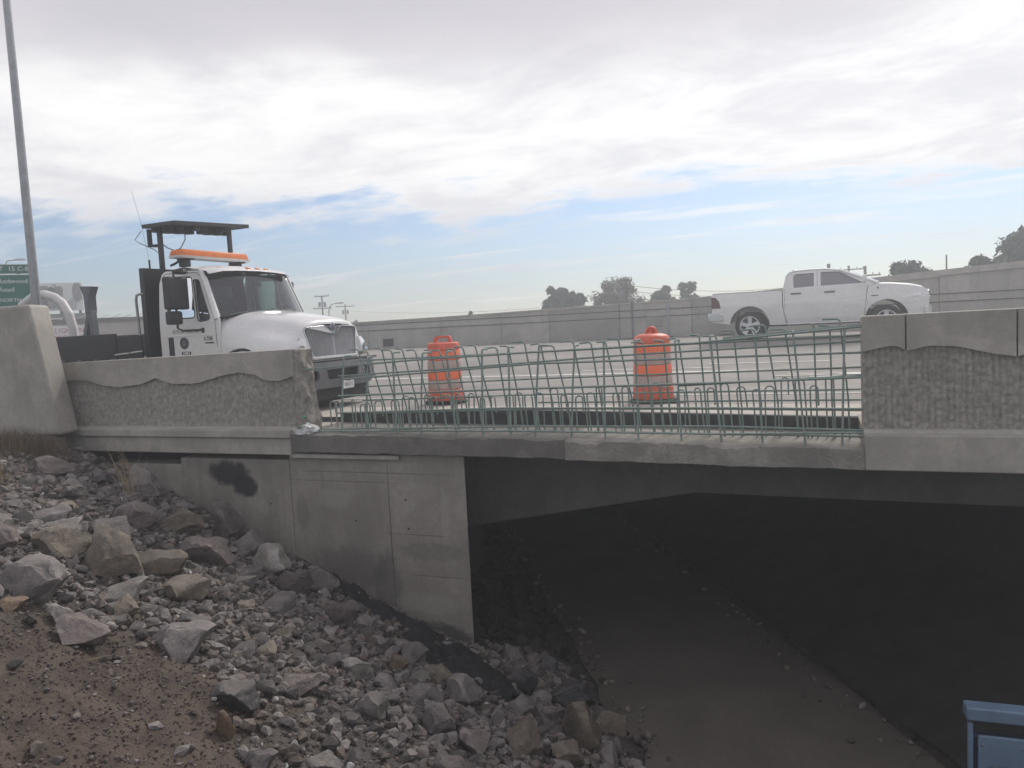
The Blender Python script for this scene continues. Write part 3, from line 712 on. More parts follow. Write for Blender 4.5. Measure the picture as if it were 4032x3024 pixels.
# ------------------------------------------------------------------ tall concrete wall beyond the road
wall = empty('concrete_wall', (-4, 28.7, .44), 0, 'long grey concrete wall of upright panels along the far side of the road', 'wall')
tops = [(-60, 1.5), (-18.6, 1.62), (-13.5, 1.66), (-3.7, 1.83), (-1.0, 1.98), (1.8, 2.15), (5.9, 2.37), (14, 2.75), (40, 3.6)]
def wtop(x):
    for (a, za), (b, zb) in zip(tops, tops[1:]):
        if a <= x <= b: return lerp(za, zb, (x-a)/(b-a))
xw = [-60, -48, -38, -30, -24, -18.1, -14.6, -11.9, -9.85, -7.05, -6.55, -4.35, -2.5, .2, 3.6, 7.2, 11, 16, 24, 40]
for i, (a, b) in enumerate(zip(xw, xw[1:])):
    dark = i in (8, 11); y = 28.6 if not dark else 28.585
    m = MB().prism([(a+.005+4, -.15), (b-.005+4, -.15), (b-.005+4, wtop(b)-.44), (a+.005+4, wtop(a)-.44)], y-28.7, y-28.7+.3, 'y')
    m.build('wall_panel', 'wall_patch' if dark else 'wall_concrete', wall, bevel=.02)
    if a >= -1:
        MB().prism([(a+4+.0, wtop(a)-.44-.16), (b+4, wtop(b)-.44-.2), (b+4, wtop(b)-.44+.03), (a+4, wtop(a)-.44+.03)], -.17, .26, 'y').build('coping', 'concrete_light', wall, bevel=.01)
    else:
        MB().prism([(a+4+.0, wtop(a)-.44-.05), (b+4, wtop(b)-.44-.05), (b+4, wtop(b)-.44+.02), (a+4, wtop(a)-.44+.02)], -.13, .23, 'y').build('coping', 'concrete', wall, bevel=.01)
for z in (.36, .62):   # long score lines along the panels
    MB().box((-50, -.128, z+.44-.012), (26, -.095, z+.44+.012)).build('score_line', 'concrete_dark', wall)
MB().box((-13.4, -.125, .10), (-12.9, -.09, .42)).build('drain_grate', 'concrete_dark', wall)
MB().box((-1.25, -.13, .05), (-1.17, -.06, 1.25)).build('drain_pipe', 'galvanised', wall, bevel=.01)
MB().tube([(-2.55, -.13, -.02), (-2.55, -.13, 1.42)], .035, 8).build('drain_pipe', 'grey_plastic', wall)
MB().box((-2.05, -.13, .42), (-1.45, -.09, .80)).build('cover_plate', 'wall_patch', wall, bevel=.01)
# litter at the foot of the wall
for i, (x, w) in enumerate(((-6.6, .5), (-5.6, .7), (-3.2, .35))):
    o = crumple('debris', (x, 28.2, .45), (w, .12, .05), 'rock_dark', 3.1*i, ('left', 'middle', 'right')[i]+'most dark scrap of debris at the foot of the far wall', 'debris')

# ------------------------------------------------------------------ wheels, shared
def wheel(parent, x, y, z, r, w, side, spokes=5, rimr=.62, name='wheel', rimmat='alloy'):
    """tyre with rim and spokes; side = -1 faces -y"""
    tw = w/2
    t = MB().lathe([(r*rimr, -tw*.8), (r*.90, -tw), (r*.97, -tw*.8), (r, -tw*.45), (r, tw*.45), (r*.97, tw*.8), (r*.90, tw), (r*rimr, tw*.8), (r*rimr, -tw*.8)], 36, 'y', cap=False).build('tyre', 'rubber', parent, smooth=50, loc=(x, y, z))
    rm = rimr*r
    m = MB().lathe([(rm*.99, tw*.75), (rm*1.03, tw*.92), (rm*.97, tw*.95), (rm*.88, tw*.60), (rm*.86, 0)], 36, 'y', cap=False)
    if spokes:
        for k in range(spokes):
            a = 2*math.pi*k/spokes+math.pi/2; ca, sa = math.cos(a), math.sin(a)
            def P(rad, off, yy): return (rad*ca-off*sa, yy, rad*sa+off*ca)
            m.add([P(rm*.12, -rm*.17, tw*.70), P(rm*.12, rm*.17, tw*.70), P(rm*.93, rm*.22, tw*.80), P(rm*.93, -rm*.22, tw*.80),
                   P(rm*.12, -rm*.17, tw*.45), P(rm*.12, rm*.17, tw*.45), P(rm*.93, rm*.22, tw*.55), P(rm*.93, -rm*.22, tw*.55)],
                  [(0,1,2,3),(7,6,5,4),(0,4,5,1),(1,5,6,2),(2,6,7,3),(3,7,4,0)])
        m.lathe([(rm*.24, tw*.45), (rm*.24, tw*.74), (rm*.20, tw*.80), (rm*.02, tw*.82)], 16, 'y')
        for k in range(5):
            a = 2*math.pi*(k+.5)/5+math.pi/2
            m.lathe([(rm*.045, tw*.6), (rm*.045, tw*.80), (rm*.01, tw*.82)], 8, 'y', (rm*.33*math.cos(a), 0, rm*.33*math.sin(a)))
    else:
        m.lathe([(rm*.86, tw*.1), (rm*.5, tw*.5), (rm*.3, tw*.55), (rm*.28, tw*.9), (rm*.02, tw*.95)], 20, 'y')
    m.v = [(p[0], p[1]*side, p[2]) for p in m.v]
    m.build('rim', rimmat, t, smooth=35)
    MB().lathe([(rm*.85, -.01), (rm*.85, .01)], 24, 'y').build('brake', 'black_plastic', t)
    return t

# ------------------------------------------------------------------ the work truck
TX, TY = -7.5, 10.80
truck = empty('work_truck', (-7.466, 10.747, 0), R(-2), 'white flatbed work truck with amber roof light bar and folded arrow board', 'truck')
def tp(mb, name, mat, parent=None, **k): return mb.build(name, mat, parent or truck, **k)
# chassis
tp(MB().box((-6.9, -.42, .55), (-.2, -.30, .80)).box((-6.9, .30, .55), (-.2, .42, .80)), 'chassis_rail', 'black_paint')
tp(MB().box((-2.6, -.85, .42), (-1.4, .85, .78)), 'floor_pan', 'black_plastic', bevel=.03)
for y in (-.92, .92):
    wheel(truck, -.98, y, .50, .50, .27, -1 if y < 0 else 1, 0, .55, rimmat='white_dull')
    wheel(truck, -5.2, y, .50, .50, .50, -1 if y < 0 else 1, 0, .55, rimmat='white_dull')
# cab side: bend in at the shoulder
def cab_y(x, z):
    k = 1.045
    if z > 1.45: k -= .085*((z-1.45)/.95)**1.3
    if z < .95: k -= .03*((.95-z)/.4)
    if x > -1.75: k -= .02*(x+1.75)
    return k
CV = [.6+.1*i for i in range(20)]
CU = [-2.7+.15*i for i in range(9)]
def side3(sgn, off=0): return lambda u, v, w: Vector((u, sgn*(cab_y(u, v)+off)+w, v))
for sgn, nm in ((-1, 'near'), (1, 'far')):
    outer = rpoly([(-2.72, .62), (-1.44, .62), (-1.44, 1.60), (-1.76, 2.36), (-2.64, 2.40), (-2.72, 2.2)], [.03, .03, .05, .14, .16, .05])
    win = rpoly([(-2.52, 1.60), (-1.93, 1.60), (-2.0, 2.27), (-2.56, 2.29)], .06)
    vent = rpoly([(-1.87, 1.53), (-1.60, 1.56), (-1.84, 2.21), (-1.96, 2.22)], [.07, .08, .04, .03])
    dr = plate('door', 'white_paint', truck, outer, (win, vent), .05, side3(sgn), CU, CV)
    plate('window', 'glass_green', dr, rpoly([(-2.55, 1.57), (-1.90, 1.57), (-1.97, 2.30), (-2.59, 2.32)], .05), (), .006, side3(sgn, -.005), CU, CV)
    plate('vent_window', 'glass_green', dr, rpoly([(-1.90, 1.50), (-1.57, 1.53), (-1.83, 2.24), (-1.99, 2.25)], .05), (), .006, side3(sgn, -.005), CU, CV)
    for hole, nm2 in ((win, 'window_seal'), (vent, 'window_seal')):
        tp(MB().tube([side3(sgn, .02)(u, v, 0) for u, v in hole], .012, 6, closed=True), nm2, 'black_plastic', dr, smooth=60)
    # door seams and crease
    seam = [(-1.50, .62), (-1.50, 1.20), (-1.51, 1.56), (-1.80, 2.26), (-1.88, 2.33), (-2.58, 2.355), (-2.66, 2.28), (-2.66, .62)]
    tp(MB().tube([side3(sgn, .024)(u, v, 0) for u, v in seam], .006, 5), 'seam', 'black_plastic', dr)
    tp(MB().tube([side3(sgn, .025)(u, 1.315, 0) for u in (-2.62, -2.1, -1.52)], .010, 6), 'crease', 'white_paint', dr, smooth=60)
    tp(MB().box((-2.55, sgn*(cab_y(-2.5, 1.0)+.022)-.012, .98), (-2.43, sgn*(cab_y(-2.5, 1.0)+.022)+.012, 1.30)), 'grab_recess', 'black_plastic', dr, bevel=.02)
    tp(MB().box((-2.55, sgn*1.02-.015, 1.435), (-2.38, sgn*1.02+.015, 1.465)), 'handle', 'black_plastic', dr, bevel=.008)
# lettering on the near door: right is +x, up is +z
def on_door(x, z): return face_mtx((x, -(cab_y(x, z)+.0275), z), (1, 0, 0), (0, -.0, 1))
door = [o for o in truck.children if o.name.startswith('door')][0]
text('lettering', 'SCTS 00 MAIO 02', .075, 'print_dark', door, on_door(-2.16, 1.385), .001)
text('lettering', 'A788', .10, 'print_dark', door, on_door(-1.68, 1.25), .001, xs=.9)
def dashes(parent, mtx, spec, name='small_print'):
    m_ = MB()
    for x0_, x1_, z0_, z1_ in spec: m_.box((x0_, z0_, -.0005), (x1_, z1_, .0015))
    m_.v = [tuple(mtx @ Vector(p)) for p in m_.v]; return m_.build(name, 'print_dark', parent)
dashes(door, on_door(-1.66, 1.185), [(-.085+.024*i, -.068+.024*i, -.012, .012) for i in range(8)])
sl_ = MB()
mt = on_door(-2.20, 1.195)
sl_.lathe([(.001, -.002), (.098, -.002), (.098, .002), (.001, .003)], 28); sl_.v = [tuple(mt @ Vector(p)) for p in sl_.v]
seal = sl_.build('round_seal', 'seal_blue', door)
s2 = MB(); s2.tube([(.082*math.cos(2*math.pi*k/28), .082*math.sin(2*math.pi*k/28), .003) for k in range(28)], .003, 5, closed=True)
s2.tube([(.045*math.cos(2*math.pi*k/20), .045*math.sin(2*math.pi*k/20), .003) for k in range(20)], .0025, 5, closed=True)
s2.box((-.012, -.035, .002), (.012, .03, .005)).box((-.03, -.03, .002), (.03, -.022, .005))
s2.v = [tuple(mt @ Vector(p)) for p in s2.v]; s2.build('seal_ring', 'galvanised', seal)
dashes(door, on_door(-2.17, 1.03), [(-.10, -.07, -.025, .025), (-.05, .05, -.028, -.020), (-.05, .05, .018, .026), (-.05, -.042, -.02, .018), (.042, .05, -.02, .018), (.07, .10, -.025, .025)])
# roof, rear wall, windshield
def roof_sec(x, z, hw, crown, drop): return [(x, hw*s, z+crown*(1-s*s)-drop*max(0, abs(s)-.8)*5) for s in (-1, -.92, -.8, -.5, 0, .5, .8, .92, 1)]
tp(MB().loft([roof_sec(-2.74, 2.30, .93, .05, .03), roof_sec(-2.70, 2.385, .97, .06, .03), roof_sec(-2.3, 2.43, .99, .065, .035), roof_sec(-1.9, 2.42, .99, .065, .035), [(x+.12*(1-(k/4-1)**2), y, z) for k, (x, y, z) in enumerate(roof_sec(-1.70, 2.375, .98, .05, .03))], [(x+.16*(1-(k/4-1)**2), y, z) for k, (x, y, z) in enumerate(roof_sec(-1.66, 2.325, .97, .04, .03))]], cap=False), 'roof', 'white_paint', smooth=50)
rw = plate('rear_wall', 'white_paint', truck, [(-.99, .62), (.99, .62), (.99, 1.45), (.90, 2.36), (-.90, 2.36), (-.99, 1.45)], (rpoly([(-.62, 1.60), (.62, 1.60), (.58, 2.20), (-.58, 2.20)], .05),), .04, lambda u, v, w: Vector((-2.70+w, u, v)))
plate('rear_lining', 'seat_cloth', rw, [(-.96, .62), (.96, .62), (.96, 1.45), (.88, 2.33), (-.88, 2.33), (-.96, 1.45)], (rpoly([(-.62, 1.60), (.62, 1.60), (.58, 2.20), (-.58, 2.20)], .05),), .01, lambda u, v, w: Vector((-2.66+w, u, v)))
# expanded-metal guard behind the rear window
g = MB()
def strand(a, b):
    d = Vector((0, b[0]-a[0], b[1]-a[1])).normalized(); n = Vector((0, -d.z, d.y))*.0045
    A, B = Vector((-2.745, a[0], a[1])), Vector((-2.745, b[0], b[1]))
    g.add([A-n, B-n, B+n, A+n], [(0, 1, 2, 3)])
for k in range(-14, 42):
    for s in (1, -1):
        y0 = -.95+k*.055; pts = []
        z0, z1 = 1.56, 2.24; dy = (z1-z0)*.55*s
        a = (y0, z0); b = (y0+dy, z1)
        def clip(p, q):
            t0, t1 = 0, 1
            for lim, sg in ((-.64, 1), (.64, -1)):
                f0, f1 = sg*(p[0]-lim), sg*(q[0]-lim)
                if f0 < 0 and f1 < 0: return None
                if f0 < 0: t0 = max(t0, f0/(f0-f1))
                if f1 < 0: t1 = min(t1, f0/(f0-f1))
            if t0 >= t1: return None
            return ((lerp(p[0], q[0], t0), lerp(p[1], q[1], t0)), (lerp(p[0], q[0], t1), lerp(p[1], q[1], t1)))
        c = clip(a, b)
        if c: strand(*c)
g.build('window_guard', 'galvanised', rw, fix=False)
# windshield: curved in plan, raked
def ws(s, t):
    y = lerp(1.02, .945, t)*s+(.07 if s > 0 else 0)*s
    x = lerp(-1.46, -1.78, t)+lerp(.26, .18, t)*(1-abs(s)**2.4)
    return (x, y, lerp(1.575, 2.345, t)+lerp(.09, .03, t)*(1-s*s))
SS = [-1+i/10 for i in range(21)]
tp(MB().loft([[ws(s, t) for s in SS] for t in (0, .25, .5, .75, 1)], cap=False), 'windshield', 'glass_green', smooth=80, fix=False)
rim = [ws(s, 0) for s in SS]+[ws(1, t) for t in (.25, .5, .75)]+[ws(s, 1) for s in SS[::-1]]+[ws(-1, t) for t in (.75, .5, .25)]
tp(MB().tube([(x, y, z) for x, y, z in rim], .024, 8, closed=True), 'windshield_seal', 'black_plastic', smooth=60)
for s in (-1, 1):
    tp(MB().tube([(ws(s, t)[0]-.02, ws(s, t)[1]+s*.035, ws(s, t)[2]) for t in (-.02, .3, .6, .9, 1.02)], .042, 8), 'windshield_pillar', 'white_paint', smooth=60)
# cab inside
tp(MB().loft([[(x, y, z) for y in (-.9, -.4, 0, .4, .9)] for x, z in ((-1.75, 1.18), (-1.74, 1.52), (-1.62, 1.60), (-1.42, 1.58), (-1.38, 1.2))], cap=False), 'dashboard', 'black_plastic', smooth=40)
for y in (-.48, .48):
    s = tp(MB().box((-2.35, y-.25, .95), (-1.85, y+.25, 1.10)), 'seat', 'seat_cloth', bevel=.05)
    tp(MB().box((-2.48, y-.25, 1.05), (-2.34, y+.25, 1.72), Matrix.Rotation(-.12, 3, 'Y')), 'seat_back', 'seat_cloth', s, bevel=.05)
    tp(MB().box((-2.55, y-.12, 1.76), (-2.46, y+.12, 1.95)), 'head_rest', 'seat_cloth', s, bevel=.03)
c = Vector((-1.80, .46, 1.585)); ax = Matrix.Rotation(-.65, 3, 'Y')
sw = tp(MB().tube([c+ax @ Vector((.21*math.cos(2*math.pi*k/24), .21*math.sin(2*math.pi*k/24), 0)) for k in range(24)], .016, 8, closed=True), 'steering_wheel', 'black_plastic', smooth=60)
tp(MB().tube([c+ax @ Vector((.2, 0, 0)), c, c+ax @ Vector((-.2, 0, 0))], .015, 6).tube([c, c+ax @ Vector((.0, .2, 0))], .015, 6).tube([c, (-1.55, .46, 1.4)], .03, 8), 'steering_column', 'black_plastic', sw, smooth=60)
tp(MB().box((-1.70, .05, 2.12), (-1.67, .25, 2.20)), 'inside_mirror', 'black_plastic', bevel=.01)
tp(MB().box((-1.69, -(cab_y(-1.69, 1.56))+.035, 1.545), (-1.62, -(cab_y(-1.69, 1.56))+.04, 1.62)), 'sticker', 'sign_white')
# hood with fenders
def hsec(x, pts, cx=0):
    half = [(y, z) for y, z in pts]
    full = [(-y, z) for y, z in half[::-1]]+half[1:]
    return [(x-cx*(abs(y)/1.0)**2, y, z) for y, z in full]
H = [hsec(-1.46, [(0, 1.70), (.35, 1.695), (.66, 1.665), (.86, 1.60), (.985, 1.50), (1.03, 1.33), (1.04, 1.1), (1.04, .85)], .04),
     hsec(-1.15, [(0, 1.675), (.35, 1.67), (.63, 1.64), (.80, 1.57), (.92, 1.43), (1.01, 1.32), (1.07, 1.15), (1.08, .85)], .04),
     hsec(-.75, [(0, 1.62), (.35, 1.615), (.60, 1.58), (.74, 1.50), (.83, 1.36), (.99, 1.27), (1.11, 1.14), (1.12, .88)], .05),
     hsec(-.35, [(0, 1.55), (.35, 1.545), (.59, 1.51), (.71, 1.42), (.79, 1.29), (.99, 1.21), (1.12, 1.09), (1.14, .88)], .07),
     hsec(-.10, [(0, 1.49), (.35, 1.485), (.60, 1.445), (.72, 1.36), (.78, 1.24), (.98, 1.16), (1.09, 1.04), (1.11, .88)], .10),
     hsec(-.03, [(0, 1.455), (.35, 1.45), (.61, 1.41), (.715, 1.33), (.77, 1.22), (.94, 1.12), (1.05, 1.01), (1.07, .88)], .11),
     hsec(-.015, [(0, 1.40), (.35, 1.39), (.60, 1.36), (.69, 1.30), (.74, 1.2), (.90, 1.10), (1.0, .99), (1.02, .88)], .12)]
hood = tp(MB().loft(H, cap=False), 'hood', 'white_paint', smooth=60, sub=1)
def nose(y, back=0): return .02-.13*(abs(y))**2-back
# grille surround, dark back, chrome slats, badge
gout = rpoly([(-.80, 1.12), (-.86, .84), (.86, .84), (.80, 1.12), (.71, 1.36), (-.71, 1.36)], .06)
gtop = [(-.66, 1.345), (-.20, 1.365), (0, 1.24), (.20, 1.365), (.66, 1.345)]
gin = rpoly([(-.575, .875), (.575, .875), (.69, 1.30), (.66, 1.345), (.22, 1.365), (0, 1.225), (-.22, 1.365), (-.66, 1.345), (-.69, 1.30)], [.05, .05, .05, .05, .03, 0, .03, .05, .05])
lean = lambda v: -.10*(v-.85)
YU = [-.9+.15*i for i in range(13)]
plate('front_panel', 'white_paint', truck, gout, (gin,), .04, lambda u, v, w: Vector((nose(u)+lean(v)+w, u, v)), YU, [.95, 1.1, 1.2])
gr = plate('grille', 'black_plastic', truck, gin, (), .02, lambda u, v, w: Vector((nose(u, .05)+lean(v)+w, u, v)), YU, [1.0, 1.2])
tp(MB().tube([(nose(u)+lean(v)+.02, u, v) for u, v in gin], .012, 6, closed=True), 'grille_rim', 'chrome', gr, smooth=60)
def gtopz(y):
    a = abs(y)
    if a < .22: return lerp(1.225, 1.365, a/.22)
    return lerp(1.365, 1.345, (a-.22)/.44)
for k in range(-12, 13):
    y1 = k*.0535; y0 = y1*.865
    if abs(y1) > .66: continue
    zt = gtopz(y1)-.012; zb = .885
    w = .0058 if k else .014
    P = lambda y, z, b: (nose(y, b)+lean(z), y, z)
    tp(MB().add([P(y0-w, zb, .035), P(y0, zb, .0), P(y0+w, zb, .035), P(y1-w, zt, .035), P(y1, zt, .0), P(y1+w, zt, .035)], [(0, 1, 4, 3), (1, 2, 5, 4), (0, 3, 5, 2), (0, 2, 1), (3, 4, 5)]), 'grille_bar', 'alloy', gr)
bd = plate('badge', 'chrome', truck, [(0, 1.235), (.095, 1.335), (0, 1.435), (-.095, 1.335)], (), .03, lambda u, v, w: Vector((.0+lean(v)+.02+w, u, v)))
plate('badge_face', 'grey_plastic', bd, [(0, 1.265), (.07, 1.335), (0, 1.405), (-.07, 1.335)], (), .01, lambda u, v, w: Vector((.0+lean(v)+.038+w, u, v)))
tp(MB().box((.035, -.035, 1.31), (.052, .035, 1.325)).box((.03, -.005, 1.29), (.048, .005, 1.38)), 'badge_mark', 'chrome', bd)
# headlights wrapping the corners, marker humps
for s in (-1, 1):
    secs = []
    for k, (y, x, z0, z1) in enumerate(((.72, .0, .885, 1.17), (.82, -.015, .875, 1.16), (.94, -.05, .875, 1.11), (1.05, -.12, .885, 1.06), (1.105, -.24, .90, 1.02), (1.135, -.40, .92, .98))):
        secs.append([(x, s*y, z0), (x+.015, s*y, lerp(z0, z1, .3)), (x, s*y, lerp(z0, z1, .7)), (x-.03, s*y, z1), (x-.12, s*y*.95, z1), (x-.12, s*y*.95, z0)])
    hl = tp(MB().loft(secs, closed=True), 'headlight', 'lens_clear', smooth=45)
    tp(MB().lathe([(.02, 0), (.075, .0), (.085, .02), (.06, .022), (.02, .01)], 16, 'x', (.004, s*.86, .99)), 'lamp_bowl', 'chrome', hl, smooth=50)
    tp(MB().tube([(.01, s*.74, .875), (-.01, s*.84, .865), (-.06, s*.97, .862), (-.26, s*1.12, .885)], .012, 6), 'headlight_trim', 'grey_plastic', hl, smooth=60)
    if 0: tp(MB().loft([[(-.62, s*.70, 1.45), (-.60, s*.86, 1.36), (-.45, s*.86, 1.32), (-.47, s*.70, 1.43)], [(-.60, s*.72, 1.47), (-.585, s*.85, 1.385), (-.47, s*.85, 1.35), (-.48, s*.72, 1.455)]], closed=True), 'marker_lamp', 'lens_clear', smooth=40)
    # wheel arch lip
    tp(MB().tube([(-.98+.62*math.cos(R(a)), s*1.085, .45+.60*math.sin(R(a))) for a in range(5, 176, 10)], .025, 8), 'arch_lip', 'black_plastic', smooth=60)
    tp(MB().loft([[(-.98+.62*math.cos(R(a)), s*1.08, .45+.60*math.sin(R(a))) for a in range(0, 181, 15)], [(-.98+.60*math.cos(R(a)), s*.5, .45+.58*math.sin(R(a))) for a in range(0, 181, 15)]], cap=False), 'arch_liner', 'black_plastic', smooth=60)
# hood skirt below the fender line down to the bumper
# bumper
def bx_(y, z, b=0): return .10-.13*abs(y)**2.5-b+.03*math.sin(math.pi*max(0, min(1, (z-.36)/.44)))
bo = rpoly([(-1.12, .45), (-.95, .36), (.95, .36), (1.12, .45), (1.13, .78), (-1.13, .78)], [.05, .1, .1, .05, .04, .04])
ho = [rpoly([(-.40, .50), (.40, .50), (.44, .66), (-.44, .66)], .03), rpoly([(-.86, .49), (-.60, .49), (-.60, .66), (-.86, .66)], .06), rpoly([(.60, .49), (.86, .49), (.86, .66), (.60, .66)], .06)]
BU = [-1.1+.1*i for i in range(23)]
bump = plate('bumper', 'grey_plastic', truck, bo, ho, .05, lambda u, v, w: Vector((bx_(u, v)+w, u, v)), BU, [.42, .48, .55, .62, .68, .74])
plate('bumper_back', 'black_plastic', bump, bo, (), .02, lambda u, v, w: Vector((bx_(u, v, .10)+w, u, v)), BU, [.5, .65])
for s in (-1, 1):
    tp(MB().loft([[(bx_(1.12, z), s*1.115, z), (bx_(1.12, z)-.42, s*1.14, z)] for z in (.45, .6, .78)], cap=False), 'bumper_end', 'grey_plastic', bump, smooth=40)
    tp(MB().lathe([(.01, .0), (.07, 0), (.075, .02), (.01, .03)], 14, 'x', (bx_(.73, .57, .06), s*.73, .575)), 'fog_lamp', 'glass_dark', bump, smooth=40)
tp(MB().box((-.10, -1.08, .783), (.085, 1.08, .815)), 'bumper_top', 'black_plastic', bump, bevel=.01)
tp(MB().box((-.06, -.60, .82), (.02, .60, .873)), 'skirt', 'white_dull', bevel=.015)
tp(MB().box((-.5, -.98, .12), (-.03, .98, .40)), 'valance', 'black_plastic', bevel=.06)
pm = face_mtx((.165, .08, .395), (0, 1, 0), (-.0, .055, 1))
pb = MB().box((-.15, -.075, -.003), (.15, .075, .003)); pb.v = [tuple(pm @ Vector(p)) for p in pb.v]
lp = tp(pb, 'license_plate', 'sign_white')
text('lettering', '85817 S', .085, 'print_dark', lp, pm @ Matrix.Translation((0, -.012, .004)), .0005, xs=.8)
dashes(lp, pm @ Matrix.Translation((0, .052, .004)), [(-.05, -.02, -.008, .008), (.0, .05, -.006, .008)])
# roof marker lamps, light bar
for y in (-.74, -.16, .06, .28, .76):
    x = -1.66+.14*(1-y*y)
    o = tp(MB().lathe([(.001, .028), (.03, .026), (.045, .012), (.048, 0), (.048, -.02)], 16), 'marker_lamp', 'lamp_amber', smooth=60, loc=(x-.06, y, 2.405-.05*abs(y)**2))
    o.scale = (.8, 1.5, 1)
lb = tp(MB().loft([[(x*k-2.22, y-.15, z) for x, z in ((-.13, 2.585), (-.15, 2.61), (-.15, 2.625), (.15, 2.625), (.15, 2.61), (.13, 2.585))] for y, k in ((-.99, .6), (-.94, 1), (.60, 1), (.66, .6))], closed=True), 'light_bar', 'white_dull', smooth=40)
lens = []
for y, k, h in ((-.98, .55, .5), (-.90, .95, .95), (-.86, 1, 1), (.53, 1, 1), (.57, .95, .95), (.65, .55, .5)):
    lens.append([(x*k-2.22, y-.15, 2.626+z*h) for x, z in ((-.145, 0), (-.14, .05), (-.11, .105), (.11, .105), (.14, .05), (.145, 0))])
tp(MB().loft(lens, closed=True), 'lens', 'lamp_amber', lb, smooth=40)
for y in (-.87, .30):
    tp(MB().box((-2.36, y-.07, 2.56), (-2.10, y+.07, 2.59)).tube([(-2.30, y-.03, 2.57), (-2.34, y-.14, 2.50), (-2.34, y-.22, 2.47)], .022, 6).box((-2.30, y-.09, 2.45), (-2.14, y+.02, 2.57)), 'foot', 'black_plastic', lb, bevel=.01)
tp(MB().tube([(-2.2, .12, 2.59), (-2.2, .13, 2.47)], .006, 5), 'wire', 'black_plastic', lb)
tp(MB().tube([(-1.85, .86, 2.31), (-1.83, 1.16, 2.345)], .012, 6), 'roof_arm', 'black_plastic')
# near mirror: large flat housing with a spot mirror above and below, on tubular arms
def mirror(s):
    my = s*1.30
    o = tp(MB().box((-2.13, my-.20, 1.74), (-1.97, my+.20, 2.26)), 'mirror', 'black_plastic', bevel=.035, seg=3)
    tp(MB().box((-2.13, my-.19, 1.50), (-2.0, my+.07, 1.715)), 'lower_mirror', 'black_plastic', o, bevel=.035, seg=3)
    tp(MB().lathe([(.005, -.03), (.07, -.03), (.11, .0), (.10, .02), (.005, .03)], 16, 'z', (-2.02, s*1.20, 2.335)), 'spot_mirror', 'black_plastic', o, smooth=50)
    tp(MB().tube([(-2.07, my, 2.36), (-2.07, my, 1.44), (-2.05, my-s*.08, 1.40), (-1.78, s*1.05, 1.40)], .017, 8).tube([(-2.07, my, 2.36), (-2.06, s*1.1, 2.41), (-2.05, s*.90, 2.40)], .017, 8), 'mirror_arm', 'black_plastic', o, smooth=60)
    tp(MB().box((-1.83, s*1.04-.03, 1.33), (-1.72, s*1.04+.03, 1.45)), 'mirror_foot', 'black_plastic', o, bevel=.02)
    tp(MB().box((-2.20, s*1.04-.02, 2.33), (-2.14, s*1.04+.02, 2.42)), 'mirror_clamp', 'black_plastic', o, bevel=.01)
mirror(-1); mirror(1)
# headboard, posts, folded arrow board
hb = tp(MB().box((-3.02, -1.14, .92), (-2.92, 1.16, 2.475)), 'headboard', 'black_paint', bevel=.012)
for y in (-.70, .92):
    tp(MB().box((-2.985, y-.04, 2.475), (-2.925, y+.04, 3.18+.055*(y+.92))), 'post', 'black_paint', hb, bevel=.008)
tp(MB().box((-3.12, -.78, 2.86), (-2.99, -.66, 2.90)).box((-3.15, -.80, 2.86), (-3.11, -.72, 3.16)), 'post_bracket', 'black_paint', hb, bevel=.006)
bo_ = MB()
BZ = 3.18
TLT = lambda m_: setattr(m_, 'v', [(p[0], p[1], p[2]+.055*(p[1]+.92)) for p in m_.v]) or m_
bo_.box((-3.14, -.86, BZ), (-2.42, .84, BZ+.035)); TLT(bo_); ab = None
mtx = Matrix.Rotation(0, 3, 'X')
ab = tp(bo_, 'arrow_board', 'black_paint', bevel=.006)
tp(TLT(MB().box((-3.16, -.88, BZ-.015), (-3.125, .86, BZ+.05)).box((-2.435, -.88, BZ-.015), (-2.40, .86, BZ+.05)).box((-3.125, -.88, BZ-.015), (-2.435, -.845, BZ+.05)).box((-3.125, .825, BZ-.015), (-2.435, .86, BZ+.05))), 'board_rim', 'black_paint', ab, bevel=.005)
for i in range(7):
    y = -.66+i*.225; tp(MB().lathe([(.082, -.12), (.092, -.12), (.095, 0), (.06, 0), (.06, -.02), (.004, -.025)], 14, 'z', (-2.80+(.08 if i == 3 else 0), y, BZ+.055*(y+.92))), 'lamp_hood', 'black_plastic', ab, smooth=40)
for x, y in ((-3.02, -.70), (-3.02, .70), (-2.56, -.28), (-3.03, -.25), (-2.56, .40), (-3.03, .42)):
    tp(MB().lathe([(.072, -.085), (.082, -.085), (.085, 0), (.06, 0), (.06, -.02), (.004, -.025)], 14, 'z', (x, y, BZ+.055*(y+.92))), 'lamp_hood', 'black_plastic', ab, smooth=40)
tp(MB().tube([(-2.80, -.30, BZ-.02), (-2.80, -.30, 3.0), (-2.84, -.38, 2.84), (-2.88, -.48, 2.80), (-2.92, -.58, 2.84), (-2.95, -.66, 2.90)], .010, 6), 'cable', 'galvanised', ab, smooth=60)
tp(MB().tube([(-3.2, -.86, BZ-.05), (-3.26, -.95, 2.98), (-3.2, -.90, 2.92), (-3.06, -.76, 2.82), (-3.0, -.72, 2.76)], .008, 6), 'cable', 'galvanised', ab, smooth=60)
tp(MB().tube([(-2.97, -.95, 2.475), (-2.97, -.95, 2.62)], .016, 6).tube([(-2.97, -.95, 2.62), (-3.0, -1.02, 3.2), (-3.06, -1.1, 3.75)], .0022, 5), 'antenna', 'black_plastic', hb, smooth=60)
